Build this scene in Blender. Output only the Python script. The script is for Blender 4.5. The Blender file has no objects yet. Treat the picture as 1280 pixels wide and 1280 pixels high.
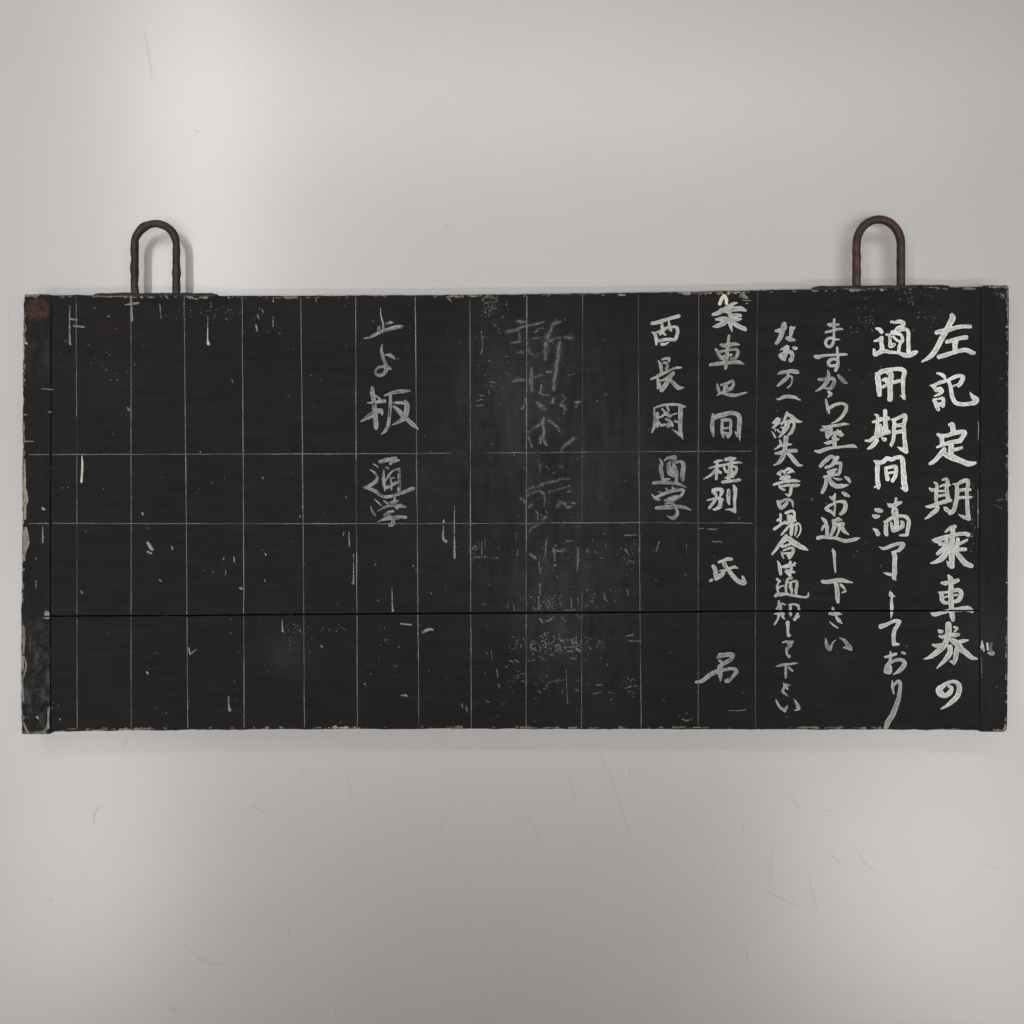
import bpy, bmesh, math, random
import numpy as np
from mathutils import Vector

# ---------------------------------------------------------------- scene, camera, light
S = bpy.context.scene
C = S.collection
T = 0.045            # thickness of the board (m)
D = 1.35             # camera above the board's face
ZC = T + D
cam_d = bpy.data.cameras.new('camera'); cam = bpy.data.objects.new('camera', cam_d); C.objects.link(cam)
cam.location = (0, 0, ZC); cam.rotation_euler = (0, 0, 0)
cam_d.sensor_fit = 'HORIZONTAL'; cam_d.angle = 2*math.atan(0.64/D)
cam_d.clip_start = 0.05; cam_d.clip_end = 50
S.camera = cam
S.render.resolution_x = 1024; S.render.resolution_y = 1024
S.cycles.use_light_tree = False
S.view_settings.view_transform = 'Standard'; S.view_settings.look = 'None'
S.view_settings.exposure = 0.0; S.view_settings.gamma = 1.0

W = bpy.data.worlds.new('World'); S.world = W; W.use_nodes = True
bg = W.node_tree.nodes['Background']; bg.inputs[0].default_value = (1.0, 0.99, 0.985, 1); bg.inputs[1].default_value = 0.04

def tube(name, loc, length, along_y, power, width=0.05, col=(1, 0.99, 0.975)):
    l = bpy.data.lights.new(name, 'AREA'); l.shape = 'RECTANGLE'
    l.size = width if along_y else length
    l.size_y = length if along_y else width
    l.energy = power; l.color = col
    o = bpy.data.objects.new(name, l); C.objects.link(o); o.location = loc
    return o
# ceiling tubes about two metres up, plus lower and doubled lamps added for brightness
def narrow_beam(o, deg, tilt=0.0):
    """beam narrowed to deg to shape the light, tilted towards the south by tilt degrees"""
    o.data.spread = math.radians(deg); o.rotation_euler = (-math.radians(tilt), 0, 0)  # invented beam limit, leaves the bottom centre of the table darker
tube('ceiling_or_added_tube', (-0.97, 1.15, 2.0), 1.4, True, 4.6)
narrow_beam(tube('ceiling_or_added_tube', (-0.965, 1.152, 1.99), 1.4, True, 3.2), 90)  # added second beam at the same tube, only to fit the brightness
narrow_beam(tube('ceiling_or_added_tube', (-1.08, -0.66, 1.25), 1.1, True, 1.45, 0.34), 88)  # hung low with a cut beam so little light spills to the centre
narrow_beam(tube('ceiling_or_added_tube', (-0.95, -0.86, 1.24), 0.5, True, 0.8, 0.34), 100)  # short extra lamp added to brighten the lower left
narrow_beam(tube('ceiling_or_added_tube', (1.10, -0.42, 1.25), 1.6, True, 1.5, 0.42), 90)  # low lamp placed to light the right side and spare the bottom centre
narrow_beam(tube('ceiling_or_added_tube', (0.90, -0.88, 1.24), 0.5, True, 1.25, 0.5), 75)  # short extra lamp added to brighten the lower right
narrow_beam(tube('ceiling_or_added_tube', (0.15, 1.20, 1.8), 2.6, False, 2.3, 0.05), 80, 20)
narrow_beam(tube('ceiling_or_added_tube', (0.15, 1.50, 1.8), 2.6, False, 0.6, 0.05), 64, 26)  # added double of the north tube, set for brightness alone
tube('ceiling_or_added_tube', (0.1, 0.02, 2.0), 2.4, False, 12.5, 0.05)
narrow_beam(tube('ceiling_or_added_tube', (0.1, -0.20, 2.0), 2.4, False, 1.7, 0.05), 60, -5)  # added double of the middle tube, set for brightness alone
narrow_beam(tube('ceiling_or_added_tube', (0.1, -0.45, 1.8), 3.0, False, 2.1, 0.04), 80, -25)

# strokes of every character, traced as x y width triples; header: kind, character, strength, origin and size of its window
DATA = """
G 左 0 1140 380 120
530 150 60 540 190 80 500 270 75 460 350 75 400 450 75 350 550 72 290 650 70 230 710 60 130 770 20
330 380 60 400 360 60 500 340 60 600 310 55 700 300 50 775 300 50
465 505 50 560 480 60 650 455 55 720 445 60
580 480 75 572 550 70 575 640 60
360 705 60 460 675 60 560 645 50 650 620 55 730 615 60 800 650 60 830 650 40
G 記 0 1150 450 80
345 265 40 410 280 60 470 320 75 495 360 50
200 515 20 290 500 60 380 455 75 470 430 70 560 405 65 640 365 75 720 330 80 800 315 70 860 340 80 840 410 90 800 480 90 770 530 40
650 525 35 750 490 40
570 420 60 610 530 80 625 640 80 645 740 85 690 830 90 760 875 85 880 885 75 1010 870 80 1100 840 110 1120 790 120 1050 730 80 1000 650 20
250 510 60 290 560 70 330 600 90 400 580 90 430 620 90 400 670 70 290 725 25
270 800 60 310 850 80 340 940 90 365 990 70
290 790 40 380 775 40 460 770 70 465 850 75 460 930 60
340 920 80 400 885 80 460 900 70
G 定 0 1140 500 120
500 330 40 535 330 70 545 390 70 545 420 60
345 460 40 390 490 60 400 560 60
380 480 60 460 475 50 560 440 60 660 425 60 700 440 70 670 500 60 640 545 60
335 630 30 420 595 50 520 565 55 640 545 60
520 580 60 520 650 75 515 740 80
550 665 45 620 650 45 665 635 35
430 660 60 400 700 70 340 770 60 290 820 55 240 850 40
400 690 60 470 740 70 560 775 85 650 810 70 750 850 75 840 840 40
G 期 1 1150 585 80
290 290 40 335 330 60 335 420 70 320 520 75 320 620 70 330 700 60
450 240 40 520 220 60 550 280 80 530 400 80 540 500 80 560 600 90 600 650 70
190 410 40 240 440 75 310 430 60
400 370 40 480 340 50 600 340 40
350 460 50 480 460 40
350 560 60 500 540 50
120 770 40 200 770 75 300 740 80 400 700 75 500 670 90 620 650 50
350 790 80 320 850 90 230 920 85 150 990 50 100 1015 30
475 780 20 520 820 90 580 870 80
660 320 30 730 350 70 740 450 85 735 600 85 710 700 85 690 800 85 650 880 80 590 920 50
720 340 60 820 280 75 900 250 80 955 260 80 960 350 80 935 450 80 940 600 75 945 750 80 955 900 85 970 1010 90
960 1020 60 870 980 70 770 930 20
770 450 70 900 430 60 1000 435 60
770 600 60 900 585 60 1020 585 50
G 乗 1 1140 600 120
450 690 30 510 640 50 570 620 50
545 640 60 540 740 65 530 840 75 530 950 75 530 1060 75 530 1150 70
280 800 30 330 805 80 420 770 60 500 745 45 600 725 50 700 715 50 750 730 55
375 855 50 440 850 50
460 800 50 450 880 60 400 930 55 345 980 50
610 790 50 605 860 55 600 920 55 710 925 50
640 850 40 730 800 35
450 860 50 520 890 80
490 900 70 450 980 80 390 1050 80 320 1090 50 245 1110 15
465 1085 20 500 1130 70
590 970 60 650 1040 70 710 1110 75 790 1145 60
G 車 1 1140 700 120
480 200 20 515 260 75 520 350 65 515 450 70 520 550 70 525 650 65 535 740 70 545 800 50
395 305 30 440 310 60 500 300 50 560 290 60 610 270 50
355 430 20 395 460 55 400 530 60 440 570 45 520 565 40
380 440 40 460 430 35 540 410 45 620 400 55 655 440 60 640 510 60 600 545 55 540 560 40
420 500 26 500 480 26 600 465 34
260 710 30 310 725 60 400 700 50 500 675 50 620 660 60 740 650 80 800 680 50
G 券 1 1150 765 80
565 250 120 570 350 130 560 450 125 530 550 110 500 640 120 440 720 110 340 800 110 230 880 90 150 920 50 70 940 15
365 360 30 400 390 80 440 390 60
385 480 40 440 500 70 520 470 60
680 300 40 740 330 60 690 390 40
620 450 80 700 460 90 770 450 60
260 660 50 340 675 80 440 660 80
600 540 70 680 590 120 760 650 130 820 740 120 900 800 110 980 870 100 1060 920 80 1150 935 25
780 590 70 870 580 75 970 560 20
600 700 100 600 800 110 560 880 110 490 970 80 410 1050 60 330 1130 15
740 740 100 720 850 105 700 960 90 680 1030 60
600 980 30 680 1020 70
G の 1 1140 790 120
490 720 40 530 750 45 500 810 70 440 850 60 380 820 90 360 770 90 400 730 70 470 680 45 560 660 45 620 700 65 630 770 70 600 860 70 530 930 65 450 990 40 385 1025 15
G 通 0 1080 390 80
240 330 40 310 350 80 350 400 80
210 580 40 290 560 60 350 520 80
350 540 80 345 620 80 360 700 90 350 760 90
200 760 60 220 850 80 300 810 90 400 780 80 500 800 70 600 810 60 700 820 60 800 860 90 900 860 110 1000 820 100 1050 795 60
545 200 50 620 210 60 700 190 80 780 220 90 760 290 80 680 320 80 640 360 70
640 380 80 760 350 70 850 350 70 885 420 80 885 550 75 890 680 80 890 780 90
440 450 40 510 470 70 520 560 60 530 680 90 600 650 70
570 410 90 660 430 70 740 460 60 770 560 70 720 640 60 700 720 70 695 780 60
580 490 50 650 560 50 740 600 60
G 用 0 1080 450 80
240 260 40 270 350 110 290 480 110 300 600 105 310 690 90
270 300 90 340 240 100 430 210 85 540 190 75 660 180 75 760 190 90 810 240 90 790 330 85 780 430 85 780 550 75 785 680 70 805 770 60
720 705 15 780 750 50
520 200 60 540 310 110 525 420 110 520 550 105 525 680 110 520 780 110
450 260 40 500 300 40
380 400 60 440 380 70 440 430 60
380 540 60 450 500 70
580 450 70 660 430 75 740 410 60
G 期 0 1080 500 80
215 290 30 270 320 60 270 420 70 260 520 70 250 620 70 235 720 70
420 220 80 425 300 80 425 400 90 430 500 90 440 600 95
180 440 50 280 420 70 380 380 60 480 370 80
330 500 50 340 600 100 330 680 80
270 560 60 430 560 60
290 370 50 360 360 40
30 810 40 120 810 70 200 750 75 300 710 80 400 670 70 490 640 90
260 810 80 200 880 95 140 940 80 80 975 40
360 760 40 410 790 90
550 390 30 600 430 75 600 560 80 595 700 75 580 820 70 545 890 70 545 930 30
590 400 70 680 360 70 760 320 70 820 310 80 820 400 80 795 500 75 800 620 80 805 750 80 820 880 90 830 1010 110
670 940 15 740 980 70 840 1030 90
640 510 70 780 500 80
630 650 70 780 620 80
G 間 0 1080 560 80
200 260 30 270 290 90 265 420 95 265 550 80 270 650 90 285 740 100 290 800 60
215 780 40 260 770 40
260 290 80 370 280 90 460 210 85 560 230 80 640 190 75 740 190 85 775 260 100 780 400 95 795 550 115 800 680 115 820 770 120 830 830 100
740 800 30 800 840 30
430 420 60 450 520 75 470 620 90
430 400 60 540 380 70 630 370 70 640 460 80 620 570 80 570 650 80
460 510 50 560 490 50 640 490 40
G 満 1 1080 610 80
240 435 70 300 450 95 350 460 60
180 550 40 230 570 90 290 565 60
195 820 40 250 860 80 280 920 90
465 310 20 520 350 80 600 350 90 680 310 80 740 285 50
640 210 50 630 300 60 610 380 80
590 400 60 575 480 60 610 540 90 640 620 100 650 720 100 640 800 80
650 430 60 660 500 60
390 665 20 440 700 80 435 800 85 440 900 90 455 940 60
430 680 60 520 620 70 620 570 70 740 560 60 840 580 70 890 650 80 890 750 85 870 840 80 860 930 70
720 945 40 800 945 50 870 940 50
540 700 50 560 780 70 590 850 80 680 810 90 760 770 90 770 700 80 740 670 40
G 了 1 1080 670 80
310 220 20 380 250 60 470 230 75 560 190 70 660 160 70 760 150 70 790 180 70 740 240 90 690 290 70 610 310 40
580 330 70 615 400 100 612 520 90 610 640 95 610 740 100 600 830 90 640 885 20
390 735 15 480 760 60 570 780 60
G し 1 1080 730 80
520 140 15 540 210 90 560 250 60 550 290 35 550 380 60 555 480 70 550 600 50 538 680 20
540 220 60 615 245 20
G て 1 1080 730 80
340 850 100 450 810 75 540 765 65 620 740 75 700 750 80 680 810 80 620 900 80 595 1000 85 590 1100 80 600 1200 85
600 1200 70 690 1205 50
G お 2 1080 805 110
310 190 35 370 175 40 460 145 45
385 110 20 385 180 40 375 260 50 340 320 70 315 390 60 320 410 40 380 410 50 385 330 40
390 270 40 460 235 45 540 230 50 590 270 60 570 330 70 510 390 60 430 440 20
350 340 70 350 390 80
550 120 30 590 140 40
G り 3 1080 805 110
410 530 20 415 620 50 430 720 20
430 600 40 490 545 50 525 570 50 520 680 55 500 800 65 460 920 75 410 1040 80 350 1130 80 320 1210 70
G ま 2 1010 390 80
525 150 50 520 220 50 520 320 55 520 420 50 515 520 50 500 620 60 450 690 60 380 680 60 350 610 60 390 540 60 470 520 55 550 545 50 635 550 15
400 250 50 460 260 80 560 260 50 610 250 45
355 405 45 450 385 50 560 350 50 640 340 50 700 350 15
G す 2 1010 390 80
140 890 60 200 900 90 300 875 55 450 860 50 600 855 60 700 850 60 770 850 40
585 720 55 585 790 50 595 880 50 600 980 60 585 1080 80 550 1170 60
580 950 60 500 940 60 430 970 70 410 1030 70 450 1075 60 540 1070 60
G か 3 1010 455 80
400 130 40 410 200 65 400 280 80 370 370 85 300 450 70 220 510 50 150 545 15
220 310 60 300 310 70 400 300 70 500 290 70 525 350 75 490 440 80 430 495 60 310 475 30
610 230 60 670 300 80 740 370 60 775 380 30
G ら 2 1010 455 80
410 560 50 450 600 80 410 650 40
355 710 40 375 800 55 400 890 70 420 980 40
390 900 60 460 860 70 560 810 60 670 790 55 760 830 70 760 910 75 710 1010 70 630 1100 60 540 1160 40 460 1190 10
G 至 2 1010 520 80
290 210 30 380 220 60 480 200 60 600 185 60 720 160 60 820 165 15
260 280 50 340 270 60
380 240 90 390 330 100 390 420 80
450 260 90 430 350 110
500 340 60 580 340 90 660 370 90 700 380 40
575 270 20 650 310 40
525 430 100 530 520 90 530 620 80
330 540 30 400 535 80 480 510 60 560 470 60 610 465 40
140 700 40 230 710 80 340 670 80 440 640 60 560 630 50 700 615 50 800 605 60 900 600 70 975 630 20
G 急 2 1010 560 80
250 360 70 310 290 80 390 220 90 450 170 70 520 190 70
590 190 70 540 260 90 500 320 80 430 370 60 360 390 60
560 310 50 650 300 60 650 380 65 630 480 65 600 520 60
400 480 60 470 450 50 560 430 50
430 510 80 520 490 70
330 575 60 420 570 60 520 540 50 620 530 40
360 640 70 355 730 75 320 820 85 280 890 60
430 620 60 470 700 90 560 760 90 680 760 90 800 740 30
510 600 20 590 625 55 680 630 30
740 580 40 800 620 70 840 680 50
G お 2 1010 610 80
540 120 40 520 190 70 530 270 50 540 370 40 530 470 40 525 560 30
440 180 40 500 220 70
530 310 50 450 340 50 370 400 70 370 430 60 450 470 60 525 530 50
520 300 40 620 270 50 720 280 80 750 360 90 720 460 90 650 520 60
690 90 50 750 130 80 820 165 40
G 返 2 1010 610 80
280 600 40 330 650 80 370 700 60
275 840 40 320 760 60 380 770 80 380 850 70 380 950 80
200 1000 80 300 980 70 440 1000 50 540 1000 60 640 1030 70 740 1060 75 860 1045 70 960 1020 70 1030 1000 20
540 640 50 600 630 90 680 640 20
500 650 60 530 740 90 500 850 80 460 940 60
580 720 50 700 710 60 670 770 90 720 860 70 810 930 30
620 760 70 620 850 50 570 960 40
G し 2 1010 675 80
495 180 30 520 250 70 528 370 60 535 500 50 548 640 30
465 215 10 500 220 40
G 下 2 1010 675 80
290 830 70 380 840 80 480 825 85 600 805 90 720 815 80 800 835 50 895 850 20
550 860 70 575 950 90 585 1060 95 590 1160 90 600 1240 60
640 880 35 690 930 60 735 980 40
690 1050 40 750 1025 40
G さ 2 1010 745 80
495 240 50 500 265 50
430 350 50 530 360 75 620 355 60 680 370 15
560 390 50 580 440 60 620 490 80 680 550 15
430 510 15 500 575 35 590 635 30
G い 3 1010 745 80
350 850 20 365 940 60 390 1020 70 430 1060 80 470 1000 50 500 930 30 560 875 10
440 1020 80 440 1060 70
625 835 20 720 880 60 790 970 80 830 1030 100 870 1080 40
690 1035 15 760 1030 60 830 1050 70
G な 2 950 395 70
550 180 100 545 250 140 510 340 120 480 450 110 430 550 90 375 620 80
360 340 60 430 330 90 500 300 60
710 270 80 715 340 100 700 440 70
800 240 20 770 280 70
610 510 60 690 530 110 780 550 60
600 500 40 650 490 70
G お 2 950 395 70
460 770 20 540 740 60 620 700 80 640 740 70
600 720 90 580 800 100 570 900 100 560 1000 60
440 890 50 520 860 70 620 830 80 710 830 90 740 900 90 730 980 90 700 1010 100
450 900 60 500 970 70 560 1010 50
520 880 110
760 720 50 800 740 80 830 740 60
G 万 3 950 440 70
420 500 50 500 470 90 600 450 70 700 435 90 800 450 100 860 460 80
630 480 50 640 550 80 560 640 90 480 710 80 400 775 50
660 540 50 730 580 50 735 660 40 700 760 40 630 815 40
G 一 2 950 440 70
365 1070 15 440 1075 60 530 1030 80 640 1015 80 750 1030 80 830 1050 60
860 1080 40 910 1090 40
G 紛 2 950 505 70
280 430 20 350 380 60 400 330 60 450 350 50
440 350 60 420 430 70 360 480 60 300 540 60
300 430 50 400 430 80
255 625 10 310 680 40 350 765 40
400 590 40 440 640 50
620 200 60 590 280 80 560 350 60 530 420 50 490 450 60
620 220 50 720 290 100 800 360 90 880 400 70 965 400 20
480 530 40 540 560 40
580 420 60 660 400 90 750 400 80 780 480 60 750 570 80 710 650 80 650 705 50
640 430 100 610 510 130 560 600 110 500 690 70 430 760 30
350 570 30 350 620 20
G 失 2 950 540 70
595 140 120 585 230 100 575 320 95 570 400 100 540 500 110 510 590 110 450 680 90 380 730 50 310 765 25
450 190 40 475 260 70 430 330 60 330 400 20
470 320 50 560 310 60 650 285 60 720 285 30
350 490 40 430 485 80 540 460 90 660 430 80 760 425 90 820 430 80
600 470 60 690 540 90 770 640 95 840 720 95 890 760 70 965 760 30
G 等 1 950 540 70
390 960 30 430 950 80 460 930 80
450 950 80 470 1010 20
480 880 30 540 900 60 560 930 60
580 880 50 650 840 70 720 880 80 780 920 30
620 940 30 690 910 70
470 1070 60 540 1040 100 600 1020 110 680 1030 60
590 1080 80
310 1205 50 400 1175 60 520 1140 70 640 1120 75 760 1110 80 850 1120 60 915 1125 20
G 寸 2 950 585 70
430 400 40 520 415 60 640 390 60 760 390 60 890 390 50
440 430 40 500 480 60 560 500 50
760 420 40 840 420 40
710 410 75 705 500 75 690 590 70 655 630 60 580 590 20
G の 2 950 585 70
640 760 50 590 830 80 530 890 80 470 910 80 430 820 90 400 760 50
400 770 60 480 770 70 560 730 60 650 720 60 730 760 60 745 830 50 755 900 20
G 場 1 950 635 70
465 140 50 470 220 60 465 330 35
400 280 60 480 240 60
330 480 70 420 420 60 500 360 60 580 330 80 630 350 70
580 110 50 640 110 60
620 100 60 710 70 60 770 80 60 785 150 60 780 240 70
640 180 60 650 250 70 690 310 70 800 280 70
700 190 80 700 260 110
710 340 70
490 610 40 570 520 60 660 420 60 740 390 50
740 400 80 720 500 80 715 590 80 710 630 40
830 400 60 825 500 60 800 620 40
770 380 40 860 350 40 910 380 40 930 480 40 900 590 40 840 670 30
G 合 1 950 635 70
280 1050 50 350 970 60 430 860 80 520 740 90 600 640 80
600 660 80 680 720 120 780 800 130 900 870 120 1010 920 90 1100 965 20
490 850 80 530 880 70 620 850 60 700 820 60
520 800 50 600 730 60
540 970 40 640 930 50 740 910 50 760 980 80 720 1070 80 670 1140 70
490 1010 40 510 1080 50 540 1150 30
540 1040 40 640 1030 50 700 1050 90
640 1080 70
G は 1 950 690 70
400 210 30 435 280 70 455 380 80 465 460 80 470 500 70
520 340 60 600 330 90 700 300 80 800 310 30
690 220 50 690 300 90 720 380 60
780 245 40 810 260 40
600 430 50 680 440 90 760 455 60 805 465 20
600 440 70 660 500 90 690 540 60
G 通 2 950 690 70
390 620 60 450 670 60
420 700 40 390 800 60 410 900 50
540 770 30 450 800 50 400 870 40
350 1010 60 400 970 90 470 970 90 600 960 60 720 990 60 850 1010 60 980 1030 50 1070 1030 50 1100 990 50 1105 920 20
620 620 40 680 600 80 720 590 60
620 640 60 600 730 60 590 830 60 600 920 50
610 700 50 700 690 40 780 670 60 840 680 60 840 780 80 825 870 70 820 960 50
700 720 70 700 800 80 720 880 70 730 970 40
G 知 2 950 735 70
430 300 50 430 380 60 470 430 70 465 500 60
390 470 60 440 400 60 500 360 50 575 380 30
320 590 20 420 590 60 530 590 70
500 600 80 520 660 60 560 710 25
430 620 60 410 700 40 360 790 45 330 835 45
660 380 30 740 370 40 820 380 50 880 420 60
695 400 60 695 500 70
695 590 80 700 620 60
880 400 50 890 490 60
860 590 60 830 660 80 790 720 70
870 660 60 905 630 20
G し 2 950 735 70
630 790 90 635 880 70 635 980 60 645 1060 60 665 1110 30
650 1090 60 700 1085 30
G て 3 950 785 70
525 330 45 600 310 50 680 310 50 765 300 20
640 340 70 720 340 60
760 330 20 680 400 100 620 470 70 605 550 50 630 630 50 670 655 70
G 下 3 950 785 70
365 880 20 450 860 60 550 835 60 670 825 50 780 810 50 860 805 20
590 850 60 585 950 60 585 1050 70 590 1140 40
660 900 50 700 950 60 745 980 40
G さ 3 950 830 70
540 430 20 550 460 40 620 470 35 700 490 25
560 470 40 540 560 60 510 620 50 560 670 55 640 740 15
600 510 70 620 560 60
G い 3 950 830 70
365 820 30 400 900 50 450 980 60 510 1030 70 570 1070 70
560 1050 70 600 1000 60 625 950 20
775 800 20 820 870 50 860 950 80 880 1010 90 850 1040 50 785 1065 15
G 乗 2 870 360 80
340 530 60 440 500 90 560 440 100 660 370 90 760 310 60 820 300 30
500 450 90 640 440 110 780 420 100 900 415 100 1000 455 40
640 470 60 700 560 100 690 650 100 690 740 80 720 870 20
400 630 50 500 620 90 600 610 80
330 775 20 420 760 80 520 720 100 620 650 100
720 560 80 820 550 90 890 550 60
740 610 50 830 630 70 900 620 40
680 640 80 780 720 90 880 780 90 980 825 80
630 450 110
G 車 3 870 420 80
660 0 60 645 100 60 635 200 80 625 300 70 615 400 80 600 500 90 600 600 75 590 650 50
500 180 60 600 190 80 700 170 85 780 160 75 860 175 30
395 270 50 430 310 60 460 380 70 500 440 60 590 470 70
460 310 50 560 300 50 700 270 50 800 270 60 840 310 60 820 390 70 790 440 50 700 450 50
520 410 40 620 390 40 700 380 60
280 575 50 400 560 75 540 540 80 680 530 70 820 520 85 900 540 60 965 570 20
G 区 3 870 420 80
420 960 20 440 1040 70 460 1110 60
500 980 50 600 960 60 700 910 60 740 900 50 750 970 50 700 1050 70 620 1080 80 540 1110 50
590 970 80 590 1060 90
420 1190 20 500 1140 50 600 1160 60 700 1180 70 800 1185 60 900 1160 50 1010 1130 30
G 間 3 870 490 80
340 440 40 330 550 70 320 670 85 330 780 75 350 890 30
360 530 80 440 480 100 560 450 90 680 420 85 780 430 80 860 480 90 870 600 95 860 720 90 860 830 75 880 970 20
780 790 20 830 870 60
520 560 50 520 680 60 520 800 60 545 910 30
520 560 60 620 560 70 690 580 60 690 700 50 690 810 60 640 900 60
540 830 70 640 840 70
560 730 40 650 710 40
G 種 2 870 565 80
360 210 30 420 185 60 530 165 30
420 190 50 420 280 70 410 400 65 405 540 50
260 325 25 350 300 40 450 280 60 560 260 50 650 240 50 750 220 50 840 210 50 920 215 15
390 360 60 330 430 60 250 490 50 150 540 15
420 370 60 490 410 60
600 150 70 690 135 80 780 130 50
720 160 70 690 260 90 680 380 90 660 480 80 650 580 80
560 320 50 600 390 60
740 290 50 810 310 50 800 390 50 760 450 50 700 460 60
630 390 70 720 400 90
580 520 30 660 505 40 750 500 30
530 600 60 640 590 60 760 575 55 850 560 60 900 565 20
G 別 2 870 565 80
340 760 60 420 745 70 510 760 80 510 820 70 485 880 40
350 800 80 400 850 60
410 860 50 400 930 60 350 1010 60 270 1110 60
230 965 30 330 940 40 440 920 60 540 950 40
470 930 60 490 1000 80 470 1090 90 400 1140 60 360 1150 50
650 770 70 650 880 85 650 980 70 670 1050 30
750 665 30 780 740 90 785 850 70 770 960 65 775 1080 55 780 1200 50
590 1150 15 680 1150 40 760 1170 90
G 氏 2 865 640 100
430 800 40 500 780 50 570 750 60 630 755 50
545 735 20 580 740 40
530 810 30 560 890 45 600 950 60 660 1030 70 730 1100 70 800 1130 80 840 1130 70 820 1060 50 800 1020 15
490 820 25 515 885 20
445 940 25 530 930 50 610 900 40 680 880 50 730 900 20
340 870 60 370 920 70 380 1000 80 380 1060 60
380 1060 70 450 1020 80 500 980 60
310 1090 50 280 1110 20
G 名 3 865 810 80
500 200 30 560 150 100 650 140 90 760 130 90 820 150 80 770 230 80 690 280 80 600 340 70 560 430 90 500 470 100 400 510 90 290 590 90 200 660 80 80 680 50
550 250 50 590 290 60
560 380 110 560 480 100 565 560 80 570 660 20
600 450 60 680 430 70 780 410 60 860 430 80 890 480 80 840 540 70 780 610 60 730 650 90 680 660 70
G 西 2 800 385 70
280 350 80 400 330 90 520 290 85 640 250 75 760 220 80 880 190 90
500 360 60 510 440 80 520 540 80
660 300 40 670 400 60 700 500 80
265 560 20 330 580 70 370 700 80 370 830 50
370 560 50 500 520 70 620 450 70 740 430 60 840 450 70 860 540 80 840 640 80 800 720 80 700 720 80 580 720 80 440 750 70
460 600 60 500 570 60 580 610 50
500 830 70 560 830 60 650 790 30
G 長 3 800 435 70
420 290 30 460 360 70 480 450 80 490 550 60
510 260 50 590 240 60 670 240 60 660 300 50
540 340 60 600 340 60 630 420 60 600 470 60 650 540 50
260 710 50 350 670 60 480 600 80 600 550 70 720 490 50 850 450 60 940 450 40
400 710 50 410 820 60 410 920 60
400 730 40 520 740 50 640 670 80 740 600 90 770 560 60
700 660 80 640 760 90 570 860 110 490 970 90
640 700 60 720 760 80 800 840 90 880 910 100 990 900 30
450 800 50 460 900 60
G 岡 3 800 490 70
325 400 40 330 500 60 350 600 80 340 700 90 320 800 70 270 920 40
320 370 30 420 330 50 540 300 60 700 285 60 860 290 60 930 310 70 1030 340 40
400 480 60 400 800 50
930 330 110 925 480 110 920 640 95 920 780 95 930 920 90 960 1030 50 990 1080 15
730 860 15 820 910 50 910 980 70
370 590 60 480 570 50 560 510 60 620 500 100 680 560 70
500 380 40 570 460 60
620 330 60 660 420 50
660 560 50 760 510 40 840 490 30
450 690 30 480 760 60 600 740 60 700 740 80 640 790 60
600 620 60 700 680 60 740 770 60
800 660 60 850 680 60
G 通 4 800 560 100
305 160 10 350 240 50 330 320 60 350 420 60 370 500 50 470 495 30
390 200 20 440 160 50 510 150 50 570 140 40 550 190 50 490 220 50
460 250 60 460 330 80 480 400 80 540 440 60
540 270 60 570 340 70 590 420 50 580 530 50
580 230 40 640 215 45 690 250 70 690 340 75 680 440 75 680 510 60
480 330 80 540 360 90
215 560 50 300 550 55 420 555 55 560 560 60 660 590 40 740 635 15
G 学 4 800 560 100
190 740 20 240 800 50 310 830 30
280 690 20 340 710 30
420 650 30 450 690 40
260 790 50 360 740 50 470 700 55 580 670 60 690 670 40 680 730 50 620 790 50 540 830 50 440 850 40
400 840 40 500 800 60 590 770 40
520 620 40 540 660 50
410 890 30 490 870 50 540 900 40
260 960 50 340 955 60 480 945 70 620 940 60 720 955 50 810 990 15
580 980 40 600 1040 50 570 1100 60 520 1120 60 430 1090 15
G 上 4 440 385 100
455 0 10 465 130 20 495 240 30 500 340 40
430 310 50 435 370 50
190 490 15 270 470 40 360 430 50 470 380 50 580 340 55 700 310 65 790 300 60
550 250 30 610 235 50 650 235 20
G よ 4 440 385 100
485 580 20 470 660 40 490 760 55 520 850 60 545 930 60 540 1010 60 490 1065 50 420 1075 50 380 1030 45 410 960 40 480 940 40 560 945 60 610 970 50
530 750 15 600 750 60 650 780 60 685 820 20
G 板 4 440 470 100
325 180 40 325 260 70 350 400 70 360 530 70 375 660 75 385 800 80 385 840 50
240 430 15 340 425 40 440 410 60 520 400 60
370 310 20 420 340 40 460 390 40
140 730 15 220 680 60 320 620 90 400 570 70 460 560 80 480 610 40
400 540 50 450 550 60
515 320 20 600 280 40 700 255 60 820 245 65 920 235 30
615 290 50 615 400 55 610 530 55 595 660 50 580 780 55 540 870 55 470 930 20
650 430 20 730 425 50 830 430 55
850 410 60 880 470 80 870 570 85 840 660 80 750 730 60 640 785 15
670 490 40 740 550 70 820 640 80 900 710 70 980 780 70 1060 850 20
G 通 4 440 565 100
340 190 15 410 235 35
290 280 15 360 330 35 405 410 45 370 480 60 280 540 60 210 570 50
190 560 30 280 590 50 380 630 55 450 690 50 540 720 50 660 700 50 800 650 60 900 610 60 980 585 60
450 160 60 540 130 70 640 110 60 700 100 50
760 130 20 690 140 60 610 190 40
545 240 25 580 265 35
510 290 20 505 400 50 515 520 55 525 620 20
540 460 25 590 370 30 660 300 30 740 270 30
750 270 50 755 400 55 760 520 50 750 610 50
610 400 20 630 500 35 630 610 20
560 570 50 640 530 50 720 480 50
640 420 20 680 410 20
G 学 4 440 565 100
370 760 20 420 810 30 470 860 15
510 780 20 565 825 40
680 720 20 680 790 60 620 810 40
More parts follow.
